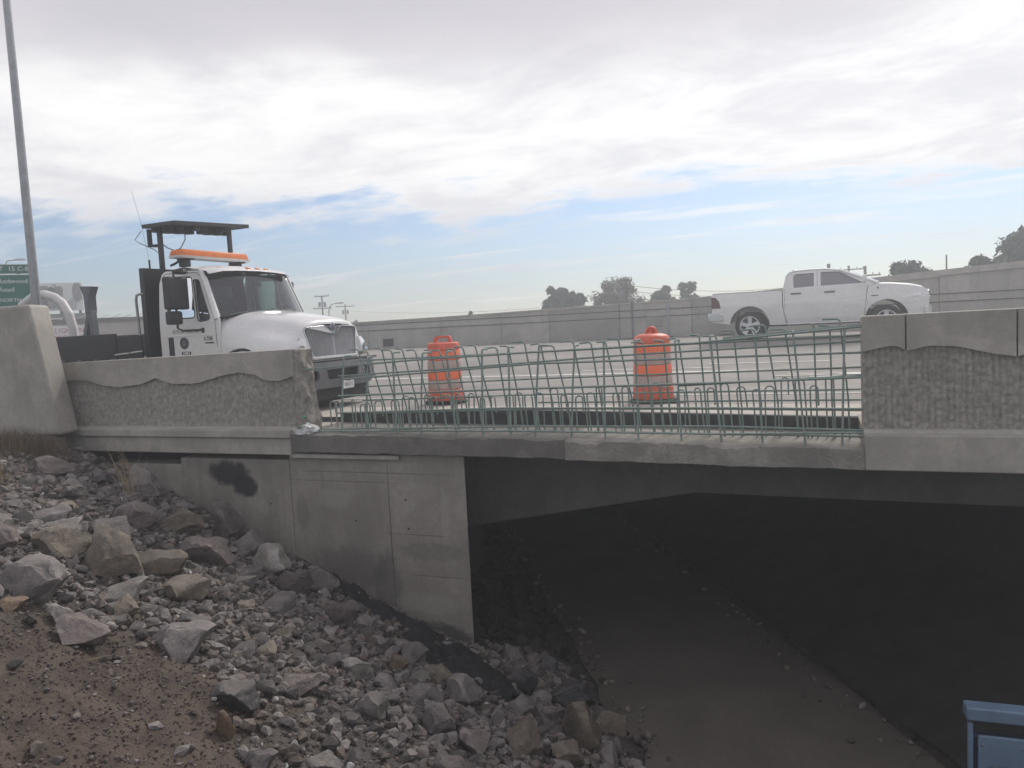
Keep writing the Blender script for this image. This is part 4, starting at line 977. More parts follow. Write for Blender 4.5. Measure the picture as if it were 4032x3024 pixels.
# bed: floor, side boards, grab rail, stake pockets
bed = tp(MB().box((-7.2, -1.16, .88), (-3.02, 1.16, .97)), 'bed_floor', 'black_paint', bevel=.01)
for s in (-1, 1):
    tp(MB().box((-7.2, s*1.19-.02, .92), (-3.62, s*1.19+.02, 1.415)), 'side_board', 'black_paint', bed, bevel=.008)
    tp(MB().box((-3.615, s*1.18-.02, .92), (-3.03, s*1.18+.02, 1.365)), 'side_board', 'black_paint', bed, bevel=.008)
    for k in range(6): tp(MB().box((-5.4+k*.42-.05, s*1.213-.012, .90), (-5.4+k*.42+.05, s*1.213+.012, .99)), 'stake_pocket', 'grey_plastic', bed, bevel=.004)
    tp(MB().tube([(-3.08, s*1.17, 1.36), (-3.10, s*1.17, 1.95), (-3.08, s*1.17, 2.03), (-3.02, s*1.15, 2.05), (-2.95, s*1.13, 2.05)], .022, 8), 'grab_rail', 'galvanised', bed, smooth=60)
    tp(MB().tube([(-3.65, s*1.215, 1.055), (-3.32, s*1.215, 1.075)], .014, 6).tube([(-3.28, s*1.215, 1.08), (-3.02, s*1.215, 1.10)], .014, 6), 'tie_rod', 'white_dull', bed)
tp(MB().box((-7.22, -1.16, .92), (-7.18, 1.16, 1.41)), 'tailboard', 'black_paint', bed, bevel=.008)
# things riding on the bed
st = MB(); sx, sy, sz = -13.0, 10.8, .975
st.prism([(-.15, 1.40), (.15, 1.38), (.14, 1.35), (.06, 1.20), (.055, .88), (-.055, .88), (-.07, 1.22), (-.14, 1.37)], -.09, .09, 'y')
st.prism([(-.06, .92), (.06, .92), (.115, 0), (.02, 0), (.0, .62)], -.07, .07, 'y').prism([(-.065, .90), (.01, .90), (-.27, 0), (-.37, 0)], -.05, .05, 'y')
tag(st.build('steel_stand', 'grey_plastic', loc=(sx, sy, sz), bevel=.008), 'dark A-shaped steel stand with flared head on the truck bed', 'stand')
hp = [(-14.9, 10.8, 2.10), (-14.5, 10.8, 2.27), (-14.2, 10.8, 2.28), (-13.95, 10.8, 2.21), (-13.75, 10.8, 2.08), (-13.6, 10.8, 1.86), (-13.53, 10.8, 1.6), (-13.5, 10.8, 1.3), (-13.5, 10.8, .98)]
hm = MB(); pts = []
for i in range(len(hp)-1):
    for k in range(8): pts.append(Vector(hp[i]).lerp(Vector(hp[i+1]), k/8))
pts.append(Vector(hp[-1])); pts = [p-Vector((-13.6, 10.8, .97)) for p in pts]
hm.tube(pts, [.082+.007*(i % 2) for i in range(len(pts))], 12)
tag(hm.build('suction_hose', 'white_dull', loc=(-13.6, 10.8, .97), smooth=40), 'thick pale ribbed hose arching down onto the truck bed', 'hose')

# ------------------------------------------------------------------ the pickup
PX, PY, PZ = -2.95, 23.45, .44
pick = empty('pickup_truck', (PX, PY, PZ), 0, 'white four-door pickup truck driving right beyond the rebar', 'pickup')
def pp(mb, name, mat, parent=None, **k): return mb.build(name, mat, parent or pick, **k)
def pk_y(x, z):
    k = .985
    if z < .75: k -= .05*((.75-z)/.35)**1.2
    if z > 1.0: k -= .045*min(1, (z-1.0)/.35)
    if z > 1.35: k -= .20*((z-1.35)/.5)
    if x > 4.6: k -= .10*((x-4.6)/.95)**2
    if x < .4: k -= .03*((.4-x)/.4)**2
    if z > .82 and z < 1.0: k += .006
    return k
PU = [.1+.2*i for i in range(28)]; PV = [.42+.08*i for i in range(19)]
def pside(s, off=0): return lambda u, v, w: Vector((u, s*(pk_y(u, v)+off)+w, v))
rear_arch = ang_arc(1.11, .42, .53, 180, 0, 14); front_arch = ang_arc(4.56, .42, .53, 180, 0, 14)
for s in (-1, 1):
    bedside = [(.10, .55)]+[(.10, 1.0), (.08, 1.30), (.11, 1.335), (1.98, 1.335), (1.98, .95), (2.03, .62), (2.10, .40), (1.68, .40)]+rear_arch[::-1][0:]+[(.56, .47)]
    bs = plate('bed_side', 'white_paint', pick, bedside, (), .035, pside(s), PU, PV)
    cabo = rpoly([(2.0, 1.36), (2.08, 1.74), (2.18, 1.835), (3.10, 1.86), (3.42, 1.80), (4.33, 1.385), (4.10, 1.30), (4.06, .90), (4.0, .40), (2.12, .40), (2.05, .62), (2.0, .95)], [.03, .08, .1, .2, .25, .05, .02, .02, .02, .02, .02, .02])
    w1 = rpoly([(2.28, 1.385), (2.80, 1.40), (2.80, 1.765), (2.33, 1.755), (2.27, 1.70)], [.03, .03, .03, .05, .05]); w2 = rpoly([(2.97, 1.40), (4.02, 1.415), (3.50, 1.715), (3.36, 1.765), (2.97, 1.775)], [.03, .06, .12, .05, .03])
    cs = plate('cab_side', 'white_paint', pick, cabo, (w1, w2), .035, pside(s), PU, PV)
    grow = lambda P, c, k: [(c[0]+(p[0]-c[0])*k, c[1]+(p[1]-c[1])*k) for p in P]
    plate('rear_window', 'glass_dark', cs, grow(w1, (2.54, 1.57), 1.05), (), .006, pside(s, -.012), PU, PV)
    plate('front_window', 'glass_dark', cs, grow(w2, (3.4, 1.58), 1.04), (), .006, pside(s, -.012), PU, PV)
    for seam in ([(2.88, .44), (2.88, 1.40), (2.885, 1.82)], [(4.07, .44), (4.10, .9), (4.12, 1.33)], [(2.06, .44), (2.06, .6), (2.04, .95), (2.04, 1.36)]):
        pp(MB().tube([pside(s, .016)(u, v, 0) for u, v in seam], .006, 5), 'seam', 'grey_plastic', cs)
    for x in (2.20, 3.05):
        y = s*(pk_y(x, 1.23)+.03); pp(MB().box((x, y-.02, 1.205), (x+.27, y+.02, 1.25)), 'door_handle', 'grey_plastic', cs, bevel=.012)
    fen = [(4.012, .40)]+front_arch+[(5.30, .44), (5.50, .60), (5.55, .80), (5.56, 1.05), (5.50, 1.18), (5.2, 1.27), (4.8, 1.325), (4.33, 1.375), (4.112, 1.30), (4.072, .9)]
    fs_ = plate('fender', 'white_paint', pick, fen, (), .035, pside(s), PU, PV)
    pp(MB().box((4.20, s*(pk_y(4.3, 1.06)+.019)-.004, 1.045), (4.37, s*(pk_y(4.3, 1.06)+.019)+.004, 1.075)), 'badge', 'grey_plastic', fs_)
    pp(MB().box((4.34, s*(pk_y(4.3, 1.25)+.019)-.004, 1.235), (4.38, s*(pk_y(4.3, 1.25)+.019)+.004, 1.285)), 'badge', 'grey_plastic', fs_)
    tl = plate('tail_light', 'lamp_red', pick, rpoly([(.085, .93), (.34, .93), (.30, 1.12), (.20, 1.24), (.085, 1.25)], .02), (), .03, pside(s, .008), PU, PV)
    hl = plate('headlight', 'lens_clear', pick, rpoly([(4.98, .945), (5.52, .945), (5.545, 1.02), (5.53, 1.14), (5.22, 1.155)], [.03, .02, .02, .02, .05]), (), .03, pside(s, .006), PU, PV)
    plate('lamp_bezel', 'chrome', hl, rpoly([(5.16, .985), (5.34, .985), (5.36, 1.09), (5.25, 1.09)], .02), (), .01, pside(s, .024), PU, PV)
    plate('side_crease', 'white_dull', cs, [(3.35, 1.030), (4.05, 1.065), (4.05, 1.075), (3.35, 1.045)], (), .012, pside(s, .016), PU, PV)
    # lower cladding line, running board
    pp(MB().tube([pside(s, .05)(u, .405, 0) for u in (2.1, 2.6, 3.2, 4.0)], .032, 8), 'running_board', 'chrome', smooth=60)
    plate('rocker', 'white_dull', cs, [(2.12, .40), (4.0, .40), (4.0, .55), (2.10, .57)], (), .02, pside(s, .022), PU, PV)
    for cx_ in (1.11, 4.56):
        arc = ang_arc(cx_, .42, .53, 172, 8, 14)
        pp(MB().loft([[(u, s*pk_y(u, v), v) for u, v in arc], [(u, s*.5, v) for u, v in arc]], cap=False), 'arch_liner', 'black_plastic', smooth=60)
    wheel(pick, 1.11, s*.82, .40, .40, .28, s, 5, .66); wheel(pick, 4.56, s*.82, .40, .40, .28, s, 5, .66)
    pm_ = pp(MB().box((3.98, s*1.13-.10, 1.40), (4.09, s*1.13+.10, 1.62)), 'side_mirror', 'white_paint', bevel=.04, seg=3)
    pp(MB().box((4.0, s*.98-.06, 1.40), (4.06, s*1.08+.02, 1.44)), 'mirror_arm', 'black_plastic', pm_)
# roof, hood, windshield, backlight
def prf(x, z, hw, cr): return [(x, hw*q, z+cr*(1-q*q)) for q in (-1, -.85, -.5, 0, .5, .85, 1)]
pp(MB().loft([prf(2.12, 1.80, .80, .03), prf(2.30, 1.845, .79, .05), prf(2.7, 1.862, .785, .055), prf(3.10, 1.855, .785, .05), prf(3.45, 1.80, .80, .045)], cap=False), 'roof', 'white_paint', smooth=60)
pp(MB().loft([prf(3.45, 1.80, .80, .045), [(x+.14*(1-(y/.86)**2), y, z) for x, y, z in prf(3.90, 1.62, .86, .03)], [(x+.2*(1-(y/.93)**2), y, z) for x, y, z in prf(4.34, 1.40, .93, .02)]], cap=False), 'windshield', 'glass_dark', smooth=60)
for s in (-1, 1): pp(MB().tube([(3.42, s*.81, 1.80), (3.88, s*.865, 1.605), (4.36, s*.935, 1.385)], .035, 8), 'windshield_pillar', 'white_paint', smooth=60)
pp(MB().tube([(4.30, -.85, 1.415), (4.45, -.5, 1.425), (4.52, 0, 1.43)], .014, 6), 'wiper', 'black_plastic')
plate('back_window', 'glass_dark', pick, [(-.80, 1.37), (.80, 1.37), (.70, 1.78), (-.70, 1.78)], (), .01, lambda u, v, w: Vector((2.07+.12*(v-1.37)/.4+w, u, v)))
pp(MB().box((2.0, -.93, .5), (2.06, .93, 1.37)), 'cab_back', 'white_paint', bevel=.01)
def hd(x, z, hw, cr): return [(x, hw*q, z+cr*(1-abs(q)**3)) for q in (-1, -.9, -.7, -.62, 0, .62, .7, .9, 1)]
pp(MB().loft([hd(4.33, 1.375, .94, .05), hd(4.7, 1.345, .94, .065), hd(5.1, 1.29, .92, .075), hd(5.4, 1.215, .89, .075), hd(5.56, 1.11, .86, .05), hd(5.60, 1.03, .84, .02)], cap=False), 'hood', 'white_paint', smooth=50)
plate('nose', 'white_paint', pick, rpoly([(-.87, .72), (.87, .72), (.86, 1.12), (.5, 1.16), (-.5, 1.16), (-.86, 1.12)], .05), (rpoly([(-.55, .78), (.55, .78), (.55, 1.11), (-.55, 1.11)], .04),), .05, lambda u, v, w: Vector((5.61-.10*u*u+w, u, v)), [-.6, -.3, 0, .3, .6])
gk = plate('grille', 'black_plastic', pick, rpoly([(-.58, .76), (.58, .76), (.58, 1.12), (-.58, 1.12)], .04), (), .02, lambda u, v, w: Vector((5.58-.10*u*u+w, u, v)), [-.3, 0, .3])
pp(MB().box((5.57, -.56, .92), (5.635, .56, .98)).box((5.58, -.045, .78), (5.64, .045, 1.11)), 'grille_cross', 'chrome', gk, bevel=.01)
pp(MB().tube([(5.6-.1*u*u, u, v) for u, v in rpoly([(-.57, .77), (.57, .77), (.57, 1.13), (-.57, 1.13)], .05)], .022, 6, closed=True), 'grille_rim', 'chrome', gk, smooth=60)
fb = plate('front_bumper', 'white_paint', pick, rpoly([(-.96, .45), (.96, .45), (.98, .74), (-.98, .74)], .06), (rpoly([(-.45, .50), (.45, .50), (.5, .66), (-.5, .66)], .03),), .06, lambda u, v, w: Vector((5.68-.20*abs(u)**2.2+w, u, v)), [-.8+.2*i for i in range(9)], [.55, .65])
pp(MB().box((5.2, -.9, .40), (5.56, .9, .60)), 'air_dam', 'black_plastic', bevel=.04)
rbm = plate('rear_bumper', 'chrome', pick, rpoly([(-.97, .58), (.97, .58), (.97, .80), (.45, .80), (.42, .70), (-.42, .70), (-.45, .80), (-.97, .80)], .02), (), .10, lambda u, v, w: Vector((-.02+.06*abs(u)**3+w, u, v)), [-.8, -.5, 0, .5, .8])
for s in (-1, 1): pp(MB().prism([(.0, .57), (.40, .56), (.42, .70), (.40, .80), (.0, .80)], s*.95, s*1.0, 'y'), 'bumper_end', 'chrome', rbm, bevel=.02)
tg = pp(MB().box((.07, -.78, .80), (.13, .78, 1.33)), 'tailgate', 'white_paint', bevel=.015)
pp(MB().box((.05, -.12, 1.18), (.075, .12, 1.25)), 'tailgate_handle', 'black_plastic', tg, bevel=.008)
pp(MB().box((.12, -.9, .78), (2.0, .9, .84)), 'bed_floor', 'grey_plastic')
for s in (-1, 1): pp(MB().box((.12, s*.86-.05, .84), (1.99, s*.86+.05, 1.355)), 'bed_rail', 'grey_plastic', bevel=.012)
pp(MB().box((1.2, -.45, .35), (5.2, .45, .55)), 'chassis', 'black_plastic')
pp(MB().tube([(1.11, -.7, .42), (1.11, .7, .42)], .09, 10).tube([(4.56, -.7, .42), (4.56, .7, .42)], .06, 10), 'axle', 'black_plastic')
pp(MB().box((2.3, -.75, .55), (4.2, .75, .75)), 'cab_floor', 'black_plastic')
for x, y in ((2.95, -.42), (2.95, .42), (2.35, 0)):
    st_ = pp(MB().box((x, y-.25, .75), (x+.5, y+.25, .98)), 'seat', 'seat_cloth', bevel=.05)
    pp(MB().box((x-.08, y-.25, .9), (x+.08, y+.25, 1.50)), 'seat_back', 'seat_cloth', st_, bevel=.05)
    pp(MB().box((x-.1, y-.13, 1.52), (x, y+.13, 1.68)), 'head_rest', 'seat_cloth', st_, bevel=.03)
pp(MB().box((3.9, -.85, .9), (4.25, .85, 1.36)), 'dashboard', 'black_plastic', bevel=.06)
pp(MB().box((2.23, -.06, 1.875), (2.40, .06, 1.905)), 'roof_lamp', 'glass_dark', bevel=.01)

# ------------------------------------------------------------------ traffic drums
def drum(loc, kind, label, rz=0, tilt=(0, 0)):
    r = empty('traffic_drum', loc, rz, label, 'traffic drum', 'orange traffic drums along the work zone'); r.rotation_euler = (R(tilt[0]), R(tilt[1]), rz)
    bs = MB().lathe([(.30, .0), (.345, .0), (.345, .035), (.31, .055), (.285, .055)], 28).build('base_ring', 'rubber', r, smooth=40)
    MB().lathe([(.29, .02), (.298, .04), (.292, .22), (.275, .235), (.10, .235)], 28).build('body_section', 'drum_orange', r, smooth=35)
    z = .235
    for i, (m_, rad) in enumerate((('drum_white', .284), ('drum_bright', .279), ('drum_white', .274), ('drum_bright', .269))):
        h = .155
        MB().lathe([(rad-.03, z), (rad-.004, z+.004), (rad+.002, z+.018), (rad, z+h-.012), (rad-.006, z+h-.001), (rad-.03, z+h)], 28).build('band', m_, r, smooth=35)
        z += h+.002
    if kind == 'dome':
        MB().lathe([(.24, z), (.266, z+.004), (.270, z+.03), (.262, z+.07), (.235, z+.105), (.16, z+.13), (.06, z+.14), (.01, z+.142)], 28).build('top', 'drum_orange', r, smooth=50)
        h = MB().tube([(0.075*math.cos(R(a)), 0, z+.145+.075*math.sin(R(a))) for a in range(-20, 201, 14)], .026, 8)
        h.build('handle', 'drum_orange', r, smooth=60)
        MB().lathe([(.01, -.035), (.035, -.035), (.04, 0), (.035, .035), (.01, .035)], 12, 'y', (0, 0, z+.165)).build('bolt_boss', 'drum_orange', r, smooth=40)
    else:
        MB().lathe([(.24, z), (.262, z+.004), (.265, z+.085), (.25, z+.115), (.23, z+.125), (.01, z+.13)], 28).build('top', 'drum_orange', r, smooth=35)
        plate('handle', 'drum_orange', r, rpoly([(-.165, z+.11), (.165, z+.11), (.13, z+.235), (-.13, z+.235)], .035), (rpoly([(-.10, z+.135), (.10, z+.135), (.085, z+.195), (-.085, z+.195)], .02),), .06, lambda u, v, w: Vector((u, w, v)))
        for x in (-.09, .09): MB().tube([(x, -.262, z+.03), (x, -.30, z+.03)], .03, 10).build('lamp_stub', 'drum_orange', r, smooth=40)
    return r
drum((-5.72, 11.25, .007), 'flat', 'orange and white traffic drum with flat top and bar handle beside the work truck', R(8))
drum((-2.30, 11.22, .002), 'dome', 'orange and white traffic drum with domed top in front of the pickup rear', R(-12))
drum((1.46, 11.25, .002), 'dome', 'traffic drum behind the right parapet, only its orange top showing', R(30))
# dark piece standing in for the shadow at the domed drum's right
for loc, lab in (((-2.02, 11.0, .004), 'dark streak standing in for the shadow right of the domed traffic drum'),):
    o = crumple('drum_shadow', loc, (.22, .07, .03), 'rubber', 2.2, lab, 'debris')

# ------------------------------------------------------------------ pole, road sign, billboard, building, lamps, utility poles
pole = empty('light_pole', (-12.95, 9.66, -.3), 0, 'tall tapered grey metal pole rising out of the picture behind the concrete block', 'pole')
MB().tube([(0, 0, 0), (0, 0, 5), (0, 0, 8.9)], [.085, .068, .056], 14).build('shaft', 'galvanised', pole, smooth=60)
MB().lathe([(.17, 0), (.17, .03), (.10, .04), (.10, .16), (.086, .18)], 14).build('base_plate', 'galvanised', pole, smooth=40)
MB().lathe([(.058, 8.9), (.058, 8.93), (.01, 8.96)], 14).build('cap', 'galvanised', pole, smooth=40)

# sign plane faces the camera's side of the road
def panel_axes(az_deg):   # right vector of a panel whose viewer sits at the origin side
    a = R(az_deg); return Vector((math.sin(a), -math.cos(a), 0))
sr = panel_axes(143.5); sn = sr.cross(Vector((0, 0, 1)))
sg = empty('road_sign', (-24.1, 16.1, -.5), 0, 'green overhead exit sign with white lettering beside the pole', 'sign')
def on(o, rv, u, v, d=0): n = rv.cross(Vector((0, 0, 1))); return rv*u+Vector((0, 0, v))+n*d
def slab(parent, name, mat, rv, u0, u1, v0, v1, d0, d1, bevel=0):
    n = rv.cross(Vector((0, 0, 1))); m = MB().box((u0, v0, d0), (u1, v1, d1)); m.v = [tuple(rv*p[0]+Vector((0, 0, p[1]))+n*p[2]) for p in m.v]
    return m.build(name, mat, parent, bevel=bevel)
# local frame: right edge of the sign at u = 1.50
slab(sg, 'sign_panel', 'sign_green', sr, -1.9, 1.52, 3.05, 4.08, -.03, .0)
slab(sg, 'exit_tab', 'sign_green', sr, -.9, 1.48, 4.10, 4.40, -.03, .0)
for a in ((-1.9, 1.52, 3.05, 3.075), (1.49, 1.52, 3.075, 4.055), (-1.9, 1.52, 4.055, 4.08), (-.9, 1.48, 4.38, 4.40), (1.455, 1.48, 4.10, 4.38)):
    slab(sg, 'border', 'sign_white', sr, *a, .001, .006)
def sign_text(s_, u, v, size, name='lettering', xs=1.0, al='LEFT'):
    text(name, s_, size, 'sign_white', sg, face_mtx(on(sg, sr, u, v, .003), sr, (0, 0, 1)), .002, al, xs)
sign_text('EXIT  15 C-B', 1.40, 4.245, .20, al='RIGHT')
sign_text('Redwood', .53, 3.86, .205)
sign_text('Road', .53, 3.60, .205)
sign_text('NORTH', .53, 3.27, .165)
for u in (-1.6, 1.1): slab(sg, 'post', 'galvanised', sr, u-.05, u+.05, 0, 4.3, -.14, -.04)

br = panel_axes(141)
bb = empty('billboard', (-54.9, 42.7, -1), 0, 'weathered black and white billboard left of the truck behind the building', 'billboard')
slab(bb, 'panel', 'sign_white', br, -2.2, 1.75, 5.0, 7.15, -.12, 0)
def shape(parent, name, mat, rv, pts, d):
    n = rv.cross(Vector((0, 0, 1))); m = MB().prism(pts, d, d+.006, 'z'); m.v = [tuple(rv*p[0]+Vector((0, 0, p[1]))+n*p[2]) for p in m.v]; return m.build(name, mat, parent)
rb2 = random.Random(5)
pmat('print_mid', (.22, .22, .23), .7, var=.4, scale=1.2); pmat('print_pale', (.48, .48, .48), .7, var=.2, scale=1.5)
for i, (u, v, a, b, mt_) in enumerate(((-.9, 6.2, .5, .75, 'print_mid'), (-.05, 6.0, .45, .95, 'print_pale'), (.15, 6.5, .38, .42, 'print_mid'), (-1.0, 5.5, .6, .4, 'print_dark'), (.2, 5.4, .35, .38, 'print_mid'), (1.38, 6.35, .34, .78, 'print_mid'), (1.0, 5.5, .3, .42, 'print_pale'), (-.4, 5.45, .3, .35, 'print_mid'), (-.35, 6.55, .25, .3, 'print_dark'))):
    pts = [(max(-2.18, min(1.73, u+a*math.cos(R(k*30))*(1+.25*rb2.uniform(-1, 1)))), max(5.02, min(7.13, v+b*math.sin(R(k*30))*(1+.2*rb2.uniform(-1, 1))))) for k in range(12)]
    shape(bb, 'print', mt_, br, pts, .002+i*.007)
slab(bb, 'catwalk', 'building_roof', br, -2.2, 1.9, 4.3, 4.75, -.3, .3)
for u in (-1.5, .2, 1.5): slab(bb, 'post', 'wood_pole', br, u-.1, u+.1, 0, 5.2, -.4, -.15)

wr = panel_axes(138)
bd_ = empty('low_building', (-36.0, 28.6, -1), 0, 'low cream building with a red lettered sign behind the truck bed', 'building')
slab(bd_, 'wall', 'building_wall', wr, -6.0, 9, 0, 3.42, -9, 0)
slab(bd_, 'roof', 'building_roof', wr, -6.2, 9.2, 3.425, 3.62, -9.2, .12)
slab(bd_, 'roof_edge', 'white_dull', wr, -6.2, -.35, 3.62, 3.70, -.2, .16)
for k in range(13):
    u = .3+k*.55; n = wr.cross(Vector((0, 0, 1)))
    m = MB().tube([wr*u+Vector((0, 0, 3.62))-n*.2, wr*(u+.42)+Vector((0, 0, 3.80))-n*.2], .018, 5); m.build('roof_brace', 'white_dull', bd_)
bs_ = slab(bd_, 'sign_board', 'sign_white', wr, -1.15, 1.05, 2.15, 3.30, .01, .06)
for s_, v, sz_ in (('ALIGNMENT', 3.02, .36), ('SPECIALISTS', 2.66, .36)):
    text('lettering', s_, sz_, 'sign_red', bs_, face_mtx(wr*-.05+Vector((0, 0, v))+wr.cross(Vector((0, 0, 1)))*.064, wr, (0, 0, 1)), .002, xs=.85)
for u0, u1 in ((-.38, -.26), (-.22, -.08), (-.04, .10), (.14, .22)): slab(bs_, 'small_print', 'print_dark', wr, u0, u1, 2.28, 2.40, .062, .066)
slab(bd_, 'door', 'building_roof', wr, 5.0, 6.0, 0, 2.2, .01, .05)

def street_lamp(x, y, h, arm, az, label, r=.07):
    o = empty('street_lamp', (x, y, -1), R(az), label, 'street lamp', 'street lamps beyond the road')
    MB().tube([(0, 0, 0), (0, 0, h*.85), (arm*.12, 0, h*.95), (arm*.4, 0, h), (arm, 0, h+.05)], [r*1.2, r, r*.8, r*.7, r*.6], 8).build('mast', 'galvanised', o, smooth=60)
    MB().loft([[(arm-.1, -.12, h), (arm-.1, .12, h), (arm-.1, .1, h+.12), (arm-.1, -.1, h+.12)], [(arm+.45, -.16, h), (arm+.45, .16, h), (arm+.45, .1, h+.16), (arm+.45, -.1, h+.16)], [(arm+.75, -.08, h+.04), (arm+.75, .08, h+.04), (arm+.75, .05, h+.1), (arm+.75, -.05, h+.1)]], closed=True).build('lamp_head', 'galvanised', o, smooth=40)
street_lamp(-60.0, 42.2, 9.2, 1.0, 35, 'street lamp whose head shows just above the green sign', .07)
street_lamp(-46.3, 66, 5.1, .95, 10, 'thin street lamp right of the truck hood between two utility poles', .06)
street_lamp(-16.2, 61, 5.2, 1.05, 10, 'thin street lamp among the trees above the far wall', .06)
def utility_pole(x, y, top, label, arms=((.4, 1.2),), cans=0, az=0, r=.13, bare=False):
    f_ = .66; x, y, r = x*f_, y*f_, r*f_; top = 1.25+(top-1.25)*f_; arms = tuple((a*f_, b*f_) for a, b in arms)
    o = empty('utility_pole', (x, y, -1), R(az), label, 'utility pole', 'utility poles beyond the road')
    h = top+1
    MB().tube([(0, 0, 0), (0, 0, h)], [r*1.3, r], 8).build('post', 'wood_pole', o, smooth=60)
    if bare: return o
    for d, w in arms:
        a_ = MB().box((-w, -.05, h-d-.05), (w, .05, h-d+.05)).build('cross_arm', 'wood_pole', o)
        for u in (-.9, -.5, .5, .9): MB().lathe([(.03, 0), (.04, .08), (.02, .13)], 6, 'z', (u*w, 0, h-d+.07)).build('insulator', 'grey_plastic', a_)
    for k in range(cans):
        MB().lathe([(.13, 0), (.15, .07), (.15, .5), (.1, .57)], 10, 'z', ((-.3, .3)[k], 0, h-1.3)).build('transformer', 'grey_plastic', o, smooth=40)
    return o
utility_pole(-78.4, 110, 7.6, 'utility pole with boxed crossarm above the truck hood', ((.15, 1.3), (2.2, 1.6)), 2, 15)
utility_pole(-87.3, 130, 6.7, 'utility pole with single crossarm right of the truck hood lamp', ((.45, 1.9),), 2, 15)
utility_pole(-16.5, 70, 4.8, 'utility pole standing in front of the bare reddish tree', ((.15, .55), (.9, .5)), 1, 0, .12)
utility_pole(.9, 90, 5.9, 'utility pole top showing just above the pickup roof', ((1.6, .9),), 1, 0, .17)
utility_pole(3.5, 110, 6.5, 'utility pole with long crossarm over the pickup windshield', ((.5, 1.9),), 0, 0, .14)
utility_pole(4.45, 90, 5.4, 'utility pole with crossarm just right of the pickup roof', ((1.0, 1.5),), 0, 0, .14)
utility_pole(10.0, 75, 5.2, 'thin bare pole above the right part of the far wall', (), 0, 0, .06, True)
for (a, b, sag, lab) in (((-87.3, 130, 5.4), (-40, 112, 3.4), .4, 'thin power line running right from the utility pole by the truck hood'), ((-16.5, 70, 4.2), (.9, 90, 4.0), .5, 'thin power line between the trees and the pickup roof'), ((-16.5, 70, 3.7), (.9, 90, 3.5), .5, 'lower power line between the trees and the pickup roof')):
    a, b = [(q[0]*.66, q[1]*.66, 1.25+(q[2]-1.25)*.66) for q in (a, b)]
    P = [Vector(a).lerp(Vector(b), k/16)-Vector((0, 0, sag*4*(k/16)*(1-k/16)))-Vector(a) for k in range(17)]
    tag(MB().tube(P, .014, 5).build('power_line', 'black_plastic', loc=a, smooth=60), lab, 'power line')

# ------------------------------------------------------------------ trees
def tree(x, y, base, h, w, mat, seed, label, n=2600, bare=.0, leaf=.22, clumps=26, low=.25, trunk=.18):
    f_ = .66; x, y, w, leaf, trunk = x*f_, y*f_, w*f_, leaf*.92, trunk*f_; h = 2.25+(h-2.25)*f_; n = int(n*2.1); clumps = int(clumps*1.3)
    r_ = random.Random(seed); o = empty('tree', (x, y, base), 0, label, 'tree', 'trees beyond the far wall')
    tm = MB(); cl = []
    tm.tube([(0, 0, 0), (.05, 0, h*.25), (.02, .03, h*.5), (0, 0, h*.75)], [trunk, trunk*.8, trunk*.55, trunk*.15], 8)
    for k in range(clumps):
        a = r_.uniform(0, 6.283); t = r_.random()**.75; zz_ = lerp(low, .93, t); prof = math.sin(math.pi*min(1, max(.05, (zz_-low*.6)/(1.05-low*.6))))**.7
        rad = w*prof*math.sqrt(r_.uniform(.05, 1)); c = Vector((rad*math.cos(a), rad*math.sin(a), zz_*h)); s_ = w*r_.uniform(.20, .38)
        cl.append((c, s_))
        tm.tube([(0, 0, max(.15, zz_-.25)*h), c*.55+Vector((0, 0, zz_*h*.40)), c], [trunk*.35, trunk*.2, trunk*.06], 5)
        if bare:
            for q in range(10):
                d = Vector((r_.gauss(0, 1), r_.gauss(0, 1), r_.gauss(.5, .7))).normalized()*s_*1.3
                tm.tube([c, c+d*.5+Vector((0, 0, .05)), c+d], [trunk*.07, trunk*.05, trunk*.02], 4)
    tm.build('trunk', 'bark', o, smooth=60, fix=False)
    lv = []; lf = []
    for i in range(n):
        c, s_ = cl[r_.randrange(len(cl))]
        d = Vector((r_.gauss(0, 1), r_.gauss(0, 1), r_.gauss(0, .8))); d = d.normalized()*s_*r_.random()**.4*(1.25 if r_.random() < .12 else 1)
        p = c+d; nrm = (d.normalized()+Vector((r_.gauss(0, .6), r_.gauss(0, .6), r_.gauss(.3, .6)))).normalized()
        t1 = nrm.orthogonal().normalized(); t1.rotate(Matrix.Rotation(r_.uniform(0, 6.28), 3, nrm)); t2 = nrm.cross(t1); L_ = leaf*r_.uniform(.6, 1.25)
        b = len(lv); lv += [p-t1*L_, p+t2*L_*.45+nrm*.05*L_, p+t1*L_, p-t2*L_*.45]; lf.append((b, b+1, b+2, b+3))
    MB().add(lv, lf).build('crown', mat, o, fix=False)
tree(-26.5, 80, -1, 6.3, 1.55, 'leaf_dark', 1, 'dark green tree, tallest of the pair at the middle of the far wall', 4200, leaf=.17, clumps=30)
tree(-24.2, 80, -1, 5.5, 1.3, 'leaf_dark', 2, 'dark green tree, right one of the pair at the middle of the far wall', 2600, leaf=.17, clumps=20)
tree(-28.2, 80, -1, 4.4, 1.1, 'leaf_dark', 12, 'low dark bush at the left foot of the pair of trees', 1600, leaf=.17, clumps=14)
tree(-19.8, 80, -1, 6.5, 2.5, 'leaf_autumn', 3, 'thinning reddish tree behind the far wall with branches showing', 2400, bare=.6, leaf=.12, clumps=34, low=.3)
tree(-12.9, 82, -1, 5.9, 1.25, 'leaf_grey', 4, 'grey green tree, right half of the twin crown left of the pickup', 2500, leaf=.15, clumps=22)
tree(-15.3, 82, -1, 5.6, 1.45, 'leaf_grey', 5, 'grey green tree, left half of the twin crown left of the pickup', 2500, leaf=.15, clumps=22, bare=.3)
tree(6.1, 64, -1, 5.55, 1.8, 'leaf_dark', 6, 'rounded dark tree behind the far wall above the pickup hood', 3600, leaf=.15, clumps=30)
